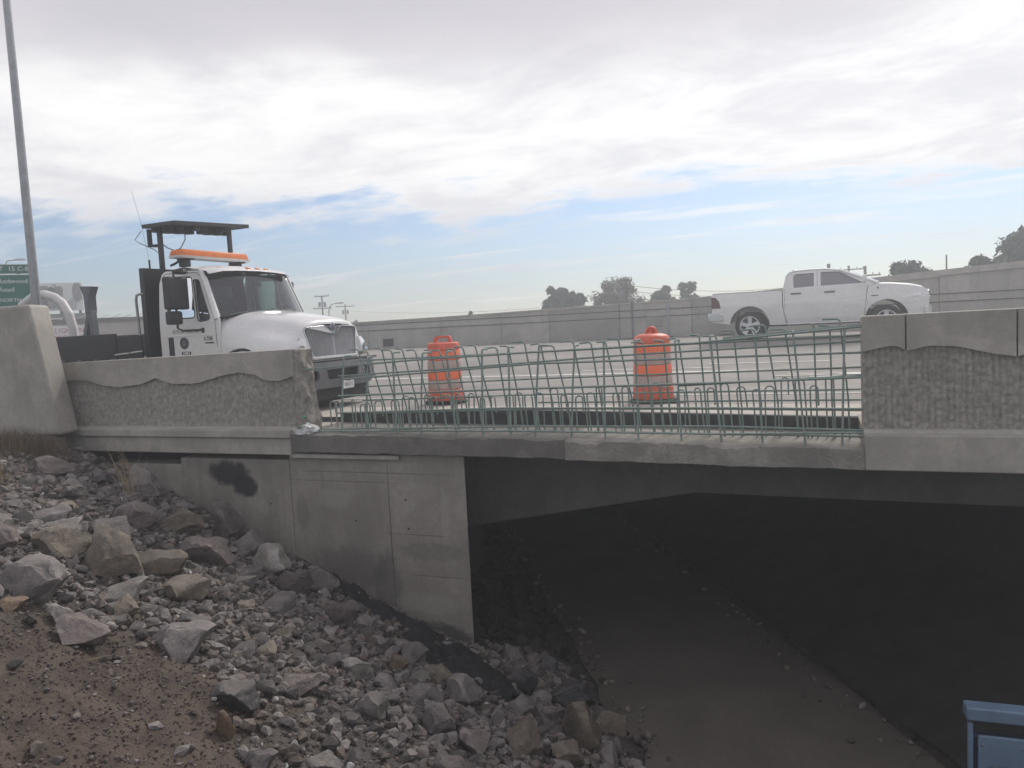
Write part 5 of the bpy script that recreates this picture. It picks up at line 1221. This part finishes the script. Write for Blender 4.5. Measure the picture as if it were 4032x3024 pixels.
tree(14.6, 66, -1, 7.2, 2.9, 'leaf_dark', 7, 'largest dark tree at the right edge behind the far wall', 7000, leaf=.18, clumps=46)
tree(10.9, 64, -1, 5.4, 1.4, 'leaf_dark', 17, 'lower dark bush at the left foot of the largest tree', 2000, leaf=.16, clumps=18)
tree(-37.0, 80, -1, 4.15, .55, 'leaf_dark', 8, 'small round bush peeping over the far wall right of the truck', 900, leaf=.12, clumps=10)
tree(-73, 120, -1, 4.4, 1.1, 'leaf_grey', 9, 'tiny pale bush peeping over the wall nearest the truck hood', 700, leaf=.16, clumps=10)
tree(-80, 122, -1, 4.6, .8, 'leaf_grey', 10, 'tiny pale bush between the truck hood and its right-hand neighbour', 500, leaf=.16, clumps=8)

# ------------------------------------------------------------------ riprap
def rock_mesh(seed, sub=4, flat=1.0, cuts=15):
    """angular broken stone: a ball cut by many planes, stepped along one bedding direction, then roughened"""
    r_ = random.Random(seed); bm = bmesh.new(); bmesh.ops.create_icosphere(bm, subdivisions=sub, radius=1)
    planes = [(Vector((r_.gauss(0, 1), r_.gauss(0, 1), r_.gauss(0, 1)*.9)).normalized(), r_.uniform(.42, .74)) for k in range(cuts)]
    bed = Vector((r_.gauss(0, .4), r_.gauss(0, .4), 1)).normalized(); fr = r_.uniform(3, 6)
    for v in bm.verts:
        p = v.co.copy(); wob = .05*fbm(p.x*2+seed, p.y*2, p.z*2, 2)
        for n_, d in planes:
            e = p.dot(n_)-d-wob
            if e > 0: p -= n_*e
        h_ = p.dot(bed)*fr+1.5*fbm(p.x*1.2, p.y*1.2+seed, p.z, 2); st_ = (h_-math.floor(h_))
        k = 1+.045*(st_ if st_ < .8 else (1-st_)*4)-.02
        v.co = p*(k+.05*fbm(p.x*2.5+seed, p.y*2.5, p.z*2.5, 3)+.028*fbm(p.x*8+seed, p.y*8, p.z*8, 3))
    mx_ = max(abs(v.co.x) for v in bm.verts); my_ = max(abs(v.co.y) for v in bm.verts); mz_ = max(abs(v.co.z) for v in bm.verts)
    for v in bm.verts: v.co = (v.co.x/mx_*.5, v.co.y/my_*.5, v.co.z/mz_*.5)
    me = bpy.data.meshes.new('rock'); bm.to_mesh(me); bm.free(); shade(me, 30)
    return me
BASE_ROCK = {}
ROCKS = {}
def rock(x, y, w, dpt, h, mat, seed, label, group=None, yaw=None, sink=.28, tilt=.25, var=None, zoff=0):
    r_ = random.Random(seed*7+1); key = (var if var is not None else seed % 12, mat)
    if key not in ROCKS:
        if key[0] not in BASE_ROCK: BASE_ROCK[key[0]] = rock_mesh(100+key[0])
        me = BASE_ROCK[key[0]].copy(); me.materials.append(M[mat]); ROCKS[key] = me
    o = bpy.data.objects.new('rock', ROCKS[key]); COL.objects.link(o)
    o.scale = (w*1.08, dpt*1.08, h*1.15); o.rotation_euler = (r_.uniform(-tilt, tilt), r_.uniform(-tilt, tilt), yaw if yaw is not None else r_.uniform(0, 6.28))
    o.location = (x, y, bumpy(x, y)+h*(.5-sink)+zoff)
    return tag(o, label, 'rock', group)
VY = R(112-90)
HERO = [  # x, y, width, height, material, label
 (-6.31, 5.20, .51, .46, 'rock_tan', 'large tan boulder with a sharp slanted top, between the grey boulder and the cracked slab'),
 (-6.07, 4.29, .60, .44, 'rock_grey', 'biggest grey brown boulder at the left edge of the slope'),
 (-6.75, 5.05, .48, .34, 'rock_tan', 'brown boulder half hidden behind the sharp-topped tan boulder'),
 (-6.27, 5.75, .58, .38, 'rock_tan', 'tan boulder with a crack across it, right of the sharp-topped one'),
 (-5.85, 5.59, .56, .22, 'rock_tan', 'long flat tan slab lying below the cracked tan boulder'),
 (-5.85, 4.87, .40, .19, 'rock_pale', 'pale topped flat stone below the sharp-topped tan boulder'),
 (-7.05, 7.52, .38, .52, 'rock_grey', 'upright pointed grey rock leaning against the abutment under the black blot'),
 (-6.61, 7.45, .47, .36, 'rock_grey', 'blocky dark grey rock right of the pointed rock at the abutment'),
 (-6.20, 7.30, .57, .34, 'rock_pale', 'pale wedge-shaped rock at the abutment foot, right of the blocky grey one'),
 (-6.45, 6.56, .50, .34, 'rock_purple', 'purplish grey rock right above the long flat tan slab'),
 (-7.21, 6.95, .45, .38, 'rock_tan', 'slanted brown grey rock left of the pointed rock'),
 (-7.35, 6.50, .50, .38, 'rock_purple', 'brown purple rock with a white chip above it, left of the slanted rock'),
 (-8.35, 7.45, .45, .40, 'rock_grey', 'grey rock beside the dry weed in front of the low wing wall'),
 (-6.95, 4.60, .42, .30, 'rock_purple', 'pinkish rock at the left edge above the biggest boulder'),
 (-5.55, 7.45, .38, .27, 'rock_grey', 'grey rock at the abutment left of the black tar heap'),
 (-5.32, 6.31, .55, .34, 'rock_grey', 'veined grey rock at the middle of the slope'),
 (-4.97, 6.86, .42, .30, 'rock_purple', 'smooth purplish rock below the black tar heap'),
 (-5.00, 4.68, .50, .34, 'rock_grey', 'large flat-topped grey rock between dirt and rubble'),
 (-5.35, 4.07, .44, .25, 'rock_purple', 'low purplish rock at the upper edge of the bare dirt'),
 (-5.60, 4.72, .33, .2, 'rock_tan', 'small tan grey rock above the purplish one at the dirt edge'),
 (-3.97, 4.06, .15, .24, 'rock_orange', 'upright tan orange stone alone on the lower dirt'),
 (-4.19, 4.45, .36, .24, 'rock_dark', 'dark rock above the upright tan orange stone'),
 (-4.16, 5.10, .46, .22, 'rock_purple', 'broad half-buried purple grey rock at the centre bottom'),
 (-3.56, 5.31, .35, .33, 'rock_grey', 'five-sided pale grey rock near the bottom centre'),
 (-3.20, 5.72, .34, .29, 'rock_grey', 'grey rock right of the five-sided one'),
 (-3.99, 6.45, .24, .22, 'rock_orange', 'orange tan stone among the grey rubble below the tar heap'),
 (-3.33, 6.54, .40, .34, 'rock_grey', 'tilted grey slab right of the tar heap foot'),
 (-3.57, 6.06, .36, .24, 'rock_grey', 'light ridged rock between the orange stone and the tilted slab'),
 (-3.62, 4.84, .17, .13, 'rock_pale', 'small white quartz stone near the bottom centre'),
 (-5.90, 3.93, .22, .12, 'rock_orange', 'small orange stone at the left edge below the biggest boulder'),
 (-5.62, 4.12, .19, .16, 'rock_pale', 'small pale leaning stone right of the small orange stone'),
 (-2.55, 6.20, .46, .42, 'rock_tan', 'tan rock at the bottom edge beside the path corner'),
 (-2.30, 7.05, .50, .56, 'rock_tan', 'tall tan peaked rock at the left edge of the path'),
 (-2.25, 6.45, .34, .26, 'rock_tan', 'low tan rock in front of the tall peaked rock'),
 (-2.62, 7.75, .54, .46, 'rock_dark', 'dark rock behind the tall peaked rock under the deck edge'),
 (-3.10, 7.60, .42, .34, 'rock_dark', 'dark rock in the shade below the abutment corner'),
 (-3.50, 8.25, .32, .26, 'rock_grey', 'rough grey rock right at the abutment corner'),
 (-4.05, 6.83, .36, .28, 'rock_grey', 'grey rock touching the foot of the tar heap'),
 (-9.00, 6.70, .55, .32, 'rock_purple', 'bluish purple rock at the upper left below the concrete block'),
 (-7.50, 5.55, .52, .24, 'rock_grey', 'bluish grey low rock at the left above the brown boulder'),
 (-8.20, 6.30, .36, .16, 'rock_pale', 'pale split flat stone below the dry weed'),
 (-3.55, 3.90, .22, .18, 'rock_grey', 'rounded grey rock at the bottom edge below the upright orange stone'),
 (-2.85, 5.75, .30, .26, 'rock_purple', 'purple grey rock left of the tan rock at the bottom edge'),
 (-4.66, 5.35, .28, .20, 'rock_tan', 'tan grey stone below the veined grey rock'),
 (-7.75, 6.90, .22, .12, 'rock_pale', 'small white capped stone at the foot of the dry weed'),
 (-7.10, 5.90, .46, .26, 'rock_grey', 'dusty grey rock left of the purple rock with the white chip'),
 (-5.95, 6.60, .34, .24, 'rock_grey', 'grey rock between the purplish rock and the veined one'),
]
taken = [(-5.35, 7.72, .2), (-4.95, 7.66, .25), (-4.6, 7.55, .3), (-4.2, 7.5, .36), (-3.85, 7.35, .38), (-3.5, 7.2, .36)]
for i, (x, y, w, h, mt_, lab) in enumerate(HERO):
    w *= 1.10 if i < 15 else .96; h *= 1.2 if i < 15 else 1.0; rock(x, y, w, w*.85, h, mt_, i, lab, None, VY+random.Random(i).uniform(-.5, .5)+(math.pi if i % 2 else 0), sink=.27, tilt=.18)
    taken.append((x, y, w*.5))
def on_slope(x, y):
    if y > 7.95 and x < -3.95: return False
    t = path_t(x, y)
    return t < -.12
def dirt(x, y):   # how bare the ground is: the brown earth at the lower left
    d = (Vector((x, y))-Vector((-4.75, 3.15))).length
    k = max(sst((1.85-d)/.65), sst((Vector((x, y))-Vector((-3.5, 4.1))).length < .9 and .55 or 0))
    k = max(k, .7*sst((2.6-math.hypot(x+10.3, y-5.9))/1.2))
    return k
rr3 = random.Random(21); cnt = 0; tries = 0
cols = ['rock_grey']*9+['rock_purple']*5+['rock_tan']*3+['rock_pale']*2+['rock_dark']*1
LAB = {'rock_grey': 'angular grey riprap stone, one of many smaller grey ones loose on the slope', 'rock_purple': 'purplish riprap stone, one of many smaller purplish ones loose on the slope', 'rock_tan': 'tan riprap stone, one of several smaller tan ones loose on the slope', 'rock_pale': 'pale riprap stone, one of several smaller pale ones loose on the slope', 'rock_dark': 'dark riprap stone, one of a few smaller dark ones loose on the slope'}
while cnt < 252 and tries < 12000:
    tries += 1
    y = rr3.uniform(2.3, 8.6); x = rr3.uniform(-10.2, -1.4)
    if x+10.2 < (5.2-y)*1.1: continue
    if not on_slope(x, y) or rr3.random() < dirt(x, y)*1.25: continue
    w = rr3.choice((.10, .13, .16, .20, .25, .30, .36))*rr3.uniform(.85, 1.2)
    if tries > 2500: w = min(w, .2)
    if any((x-a)**2+(y-b)**2 < (c+w*.36)**2 for a, b, c in taken): continue
    if y > 7.9-w*.5 and x < -3.7: continue
    mt_ = rr3.choice(cols); h = w*rr3.uniform(.5, .85)
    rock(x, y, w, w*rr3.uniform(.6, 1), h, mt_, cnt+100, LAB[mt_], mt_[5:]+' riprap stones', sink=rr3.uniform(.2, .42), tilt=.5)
    taken.append((x, y, w*.42)); cnt += 1
# the lesser stones past the three hundred shown largest
def lesser(n, seed, mat, lo, hi, label):
    r_ = random.Random(seed); protos = []
    for k in range(8):
        me = rock_mesh(500+k, 2, cuts=9); protos.append(([v.co.copy() for v in me.vertices], [tuple(p.vertices) for p in me.polygons])); bpy.data.meshes.remove(me)
    V = []; Fc = []; k = 0; t_ = 0
    while k < n and t_ < n*14:
        t_ += 1; x, y = reg_rub(r_)
        if x is None or (y > 7.85 and x < -3.7) or dirt(x, y) > .55: continue
        s_ = lo+(hi-lo)*r_.random()**1.6
        if any((x-a)**2+(y-b)**2 < (c*.85+s_*.25)**2 for a, b, c in taken): continue
        bv, bf = protos[r_.randrange(8)]; m_ = Matrix.Rotation(r_.uniform(0, 6.28), 3, 'Z') @ Matrix.Rotation(r_.uniform(-.8, .8), 3, 'X') @ Matrix.Diagonal((s_, s_*r_.uniform(.55, .95), s_*r_.uniform(.35, .75)))
        c_ = Vector((x, y, bumpy(x, y)+s_*.10)); o_ = len(V); V += [m_ @ v+c_ for v in bv]; Fc += [tuple(q+o_ for q in f) for f in bf]; k += 1
        taken.append((x, y, s_*.3))
    me = MB().add(V, Fc).mesh('riprap', 26, False); tag(place('lesser_stones', me, mat), label, 'rubble', None, 'stuff')
def reg_rub(r_):
    y = r_.uniform(2.4, 8.6); x = r_.uniform(-10.2, -1.4)
    if x+10.2 < (5.0-y)*1.1 or not on_slope(x, y) or r_.random() < dirt(x, y)*.97: return None, None
    return x, y
lesser(1300, 41, 'rubble_grey', .09, .27, 'mass of lesser grey stones filling the riprap slope')
lesser(620, 42, 'rubble', .08, .23, 'mass of lesser brown stones filling the riprap slope')
# rubble and gravel between the stones: far too many to count
base = []
for s_ in range(10):
    r_ = random.Random(s_); bm = bmesh.new(); bmesh.ops.create_icosphere(bm, subdivisions=1, radius=1)
    for v in bm.verts: v.co = Vector((v.co.x*r_.uniform(.75, 1.1), v.co.y*r_.uniform(.45, .85), v.co.z*r_.uniform(.25, .6)))
    for k in range(9):
        n_ = Vector((r_.gauss(0, 1), r_.gauss(0, 1), r_.gauss(0, .6))).normalized()
        for v in bm.verts:
            e = v.co.dot(n_)-r_.uniform(.28, .36)
            if e > 0: v.co -= n_*e
    base.append(([v.co.copy() for v in bm.verts], [tuple(q.index for q in f.verts) for f in bm.faces])); bm.free()
def rubble(name, n, lo, hi, mat, seed, region, label, power=2.2):
    r_ = random.Random(seed); V = []; Fc = []; k = 0; t_ = 0
    while k < n and t_ < n*6:
        t_ += 1
        x, y = region(r_)
        if x is None: continue
        s_ = lo+(hi-lo)*r_.random()**power
        bv, bf = base[r_.randrange(10)]; m_ = Matrix.Rotation(r_.uniform(0, 6.28), 3, 'Z') @ Matrix.Rotation(r_.uniform(-.7, .7), 3, 'X') @ Matrix.Rotation(r_.uniform(-.5, .5), 3, 'Y')
        c = Vector((x, y, bumpy(x, y)+s_*.18)); o_ = len(V)
        V += [m_ @ v*s_+c for v in bv]; Fc += [(a+o_, b+o_, d+o_) for a, b, d in bf]; k += 1
    o = MB().add(V, Fc).build(name, mat, fix=False); tag(o, label, 'rubble', None, 'stuff')
def reg_rub(r_):
    y = r_.uniform(2.4, 8.6); x = r_.uniform(-10.2, -1.4)
    if x+10.2 < (5.0-y)*1.1 or not on_slope(x, y) or r_.random() < dirt(x, y)*.97: return None, None
    return x, y
def reg_dirt(r_):
    y = r_.uniform(2.2, 5.4); x = r_.uniform(-6.6, -2.6)
    if not on_slope(x, y) or r_.random() > dirt(x, y)+.08: return None, None
    return x, y
rubble('stone_rubble', 9000, .025, .125, 'rubble', 4, reg_rub, 'loose broken stone rubble filling between the riprap')
rubble('stone_rubble', 7500, .025, .135, 'rubble_grey', 8, reg_rub, 'grey stone chips strewn among the riprap')
rubble('stone_rubble', 900, .02, .08, 'rock_pale', 14, reg_rub, 'pale stone chips strewn among the riprap')
rubble('gravel', 12000, .007, .030, 'rubble_brown', 5, reg_dirt, 'fine gravel scattered over the bare brown dirt', 2.6)
rubble('gravel', 900, .01, .045, 'rubble_grey', 6, reg_dirt, 'pale pebbles scattered over the bare brown dirt', 2.6)
rubble('gravel', 8000, .01, .045, 'rubble', 9, reg_rub, 'fine gravel between the riprap stones')
# rocky bank on the far side of the path, in the dark
def reg_far(r_):
    s_ = r_.uniform(-2, 14); t = PW+r_.uniform(.05, 3.0); p = PA+PD*s_+PN*t
    return p.x, p.y
rubble('stone_rubble', 420, .03, .13, 'shade_stone', 11, reg_far, 'stone rubble darkened for shade on the bank right of the path')
def reg_in(r_):
    s_ = r_.uniform(1.3, 12); t = -r_.uniform(.05, 1.35); p = PA+PD*s_+PN*t
    return (p.x, p.y) if p.y > 8.2 else (None, None)
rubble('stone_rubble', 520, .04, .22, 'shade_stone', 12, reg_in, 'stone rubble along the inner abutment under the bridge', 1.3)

def reg_edge(r_):
    s_ = r_.uniform(-3, 9); side = r_.random() < .6
    t = abs(r_.gauss(0, .16)) if side else PW-abs(r_.gauss(0, .22)); p = PA+PD*s_+PN*t
    return p.x, p.y
_b = bumpy
def bumpy(x, y): return max(_b(x, y), -2.985)
rubble('stone_rubble', 420, .015, .10, 'rubble', 15, reg_edge, 'loose stones spilled along the edges of the path', 2.0)
bumpy = _b
# black tar-like heap running down the foot of the abutment
def heap(path_, widths, name, label, seed):
    secs = []
    n = len(path_)
    for i in range(n*8-7):
        f_ = i/8; k = min(n-2, int(f_)); t = f_-k
        c = Vector(path_[k]).lerp(Vector(path_[k+1]), t); w = lerp(widths[k], widths[k+1], t)
        d = (Vector(path_[k+1])-Vector(path_[k])).normalized(); nn_ = Vector((-d.y, d.x))
        row = []
        for q in range(13):
            u = -1+q/6; ww = w*(1+.25*fbm(f_*2.1, u, seed))
            p = c+nn_*u*ww; hgt = .13*(1-u*u)*(1+.8*fbm(p.x*4, p.y*4, seed))+.03*fbm(p.x*13, p.y*13, seed)*min(1, w/.2)
            row.append((p.x-path_[0][0], p.y-path_[0][1], bumpy(p.x, p.y)+hgt-.02))
        secs.append(row)
    o = MB().loft(secs, cap=False).build(name, 'tar', smooth=60, fix=False, loc=(path_[0][0], path_[0][1], 0)); tag(o, label, 'tar')
heap([(-5.75, 7.82), (-5.35, 7.72), (-4.95, 7.66), (-4.65, 7.60), (-4.35, 7.56), (-4.05, 7.46), (-3.7, 7.30), (-3.35, 7.20), (-3.0, 7.10)], [.05, .20, .28, .26, .38, .54, .60, .50, .12], 'tar_heap', 'black tar heap spilled along the foot of the abutment down to its corner', 2.0)

# ------------------------------------------------------------------ dry grass and weeds
def blades(name, n, region, hmin, hmax, mat, seed, label, lean_=.35, kind='stuff', cat='grass'):
    r_ = random.Random(seed); V = []; Fc = []
    for i in range(n):
        x, y = region(r_); z = bumpy(x, y)-.01; h = r_.uniform(hmin, hmax); a = r_.uniform(0, 6.28); l_ = r_.uniform(0, lean_)*h; w = r_.uniform(.0015, .0035)
        d = Vector((math.cos(a), math.sin(a), 0)); s_ = Vector((-d.y, d.x, 0))*w; b = Vector((x, y, z)); o_ = len(V)
        p1 = b+d*l_*.35+Vector((0, 0, h*.55)); p2 = b+d*l_+Vector((0, 0, h*(1-.25*l_/max(h, .01))))
        V += [b-s_, b+s_, p1+s_*.7, p1-s_*.7, p2]; Fc += [(o_, o_+1, o_+2, o_+3), (o_+3, o_+2, o_+4)]
    o = MB().add(V, Fc).build(name, mat, fix=False); tag(o, label, cat, None, kind); return o
def tuft(cx_, cy_, sx, sy): return lambda r_: (cx_+r_.gauss(0, sx), cy_+r_.gauss(0, sy))
def reg_g(r_):
    c = r_.choice(((-10.2, 7.15), (-9.95, 6.95), (-10.5, 7.0), (-9.75, 7.25), (-10.9, 6.9))); return c[0]+r_.gauss(0, .20), min(7.38, c[1]+r_.gauss(0, .16))
blades('dry_grass', 2600, reg_g, .12, .42, 'dry_grass', 3, 'brown dry grass growing against the tall concrete block', .6)
blades('dry_grass', 500, lambda r_: (r_.uniform(-10.6, -7.6), r_.uniform(4.6, 7.3)), .04, .16, 'dry_straw', 5, 'sparse straw scattered over the upper slope', .8)
blades('dry_grass', 420, tuft(-8.9, 5.75, .14, .12), .08, .26, 'dry_straw', 6, 'straw coloured grass tuft at the left edge of the slope', .7)
wd = empty('dry_weed', (-7.95, 6.95, bumpy(-7.95, 6.95)-.03), 0, 'tall dry straw weed standing on the rocks in front of the wing wall', 'weed')
r_ = random.Random(9); sm = MB(); fl = MB()
for i in range(26):
    a = r_.uniform(0, 6.28); h = r_.uniform(.30, .85); l_ = r_.uniform(.02, .30)
    top = Vector((-.30*h/.85+l_*math.cos(a), .10+l_*math.sin(a), h))
    b0 = Vector((r_.gauss(0, .025), r_.gauss(0, .025), 0)); md = b0.lerp(top, .5)+Vector((r_.gauss(0, .02), r_.gauss(0, .02), .04))
    sm.tube([b0, md, top], [.0042, .003, .0016], 4)
    for k in range(9):
        p = md.lerp(top, r_.uniform(.2, 1)); d = Vector((r_.gauss(0, 1), r_.gauss(0, 1), r_.gauss(.8, .8))).normalized()*r_.uniform(.02, .06); s_ = Vector((-d.y, d.x, 0)).normalized()*.003
        fl.add([p-s_, p+s_, p+d], [(0, 1, 2)])
sm.build('stem', 'dry_straw', wd, fix=False); fl.build('seed_head', 'dry_straw', wd, fix=False)
rw_ = random.Random(31)
for k, (x, y, lab) in enumerate(((-5.05, 3.75, 'single pale twig lying on the dirt near the left'), (-4.55, 4.30, 'single pale twig lying on the dirt nearer the middle'))):
    p0 = Vector((x, y, bumpy(x, y)+.01)); p1 = p0+Vector((.10, .05, .035)); p2 = p0+Vector((.14, .14, .02))
    tag(MB().tube([Vector((0, 0, 0)), p1-p0, p2-p0], .003, 5).build('twig', 'dry_straw', loc=p0), lab, 'twig')

# ------------------------------------------------------------------ blue box at the lower right
bx = empty('blue_cabinet', (1.55, 6.95, -3.05), 0, 'blue metal cabinet with recessed panel at the lower right corner', 'cabinet'); bx.rotation_euler = (0, 0, R(3))
cab = MB().box((-.53, -.28, .0), (.75, -.20, .92)).build('body', 'blue_dark', bx, bevel=.02)
MB().box((-.57, -.33, 1.05), (.80, -.19, 1.155)).build('lid', 'blue_paint', bx, bevel=.012)
MB().box((-.56, -.325, .0), (-.525, -.285, 1.03)).build('corner_post', 'blue_paint', bx, bevel=.006)
for a, b in ((-.49, -.16), (-.12, .25), (.29, .7)):
    p_ = MB().box((a, -.315, .05), (b, -.288, .935)).build('panel', 'blue_paint', bx, bevel=.02)
    MB().box((a+.04, -.319, .50), (b-.04, -.312, .505)).box((a+.04, -.319, .40), (b-.04, -.312, .405)).build('rib', 'blue_dark', p_)

for a in (-.49, -.12, .29):
    for z_ in (.12, .86):
        for dx in (.03, .30): MB().lathe([(.001, -.324), (.009, -.322), (.012, -.317), (.012, -.312)], 8, 'y', (a+dx, 0, z_)).build('bolt', 'galvanised', bx)
MB().tube([(-.40, -.318, .70), (-.40, -.35, .70), (-.28, -.35, .70), (-.28, -.318, .70)], .008, 6).build('pull_handle', 'galvanised', bx, smooth=60)
# ------------------------------------------------------------------ haze
hz = bpy.data.materials.new('haze'); hz.use_nodes = True; t = hz.node_tree; t.nodes.clear()
o_ = t.nodes.new('ShaderNodeOutputMaterial'); v_ = t.nodes.new('ShaderNodeVolumePrincipled'); v_.inputs['Density'].default_value = HAZE; v_.inputs['Color'].default_value = (.93, .965, 1, 1); v_.inputs['Anisotropy'].default_value = .55
t.links.new(v_.outputs[0], o_.inputs['Volume'])
if HAZE > 0:
    hb_ = MB().box((-92, -30, -4.2), (60, 104, 9.3)).build('haze', None); hb_.data.materials.append(hz); tag(hb_, 'thin pale haze in the air', 'haze', None, 'stuff')
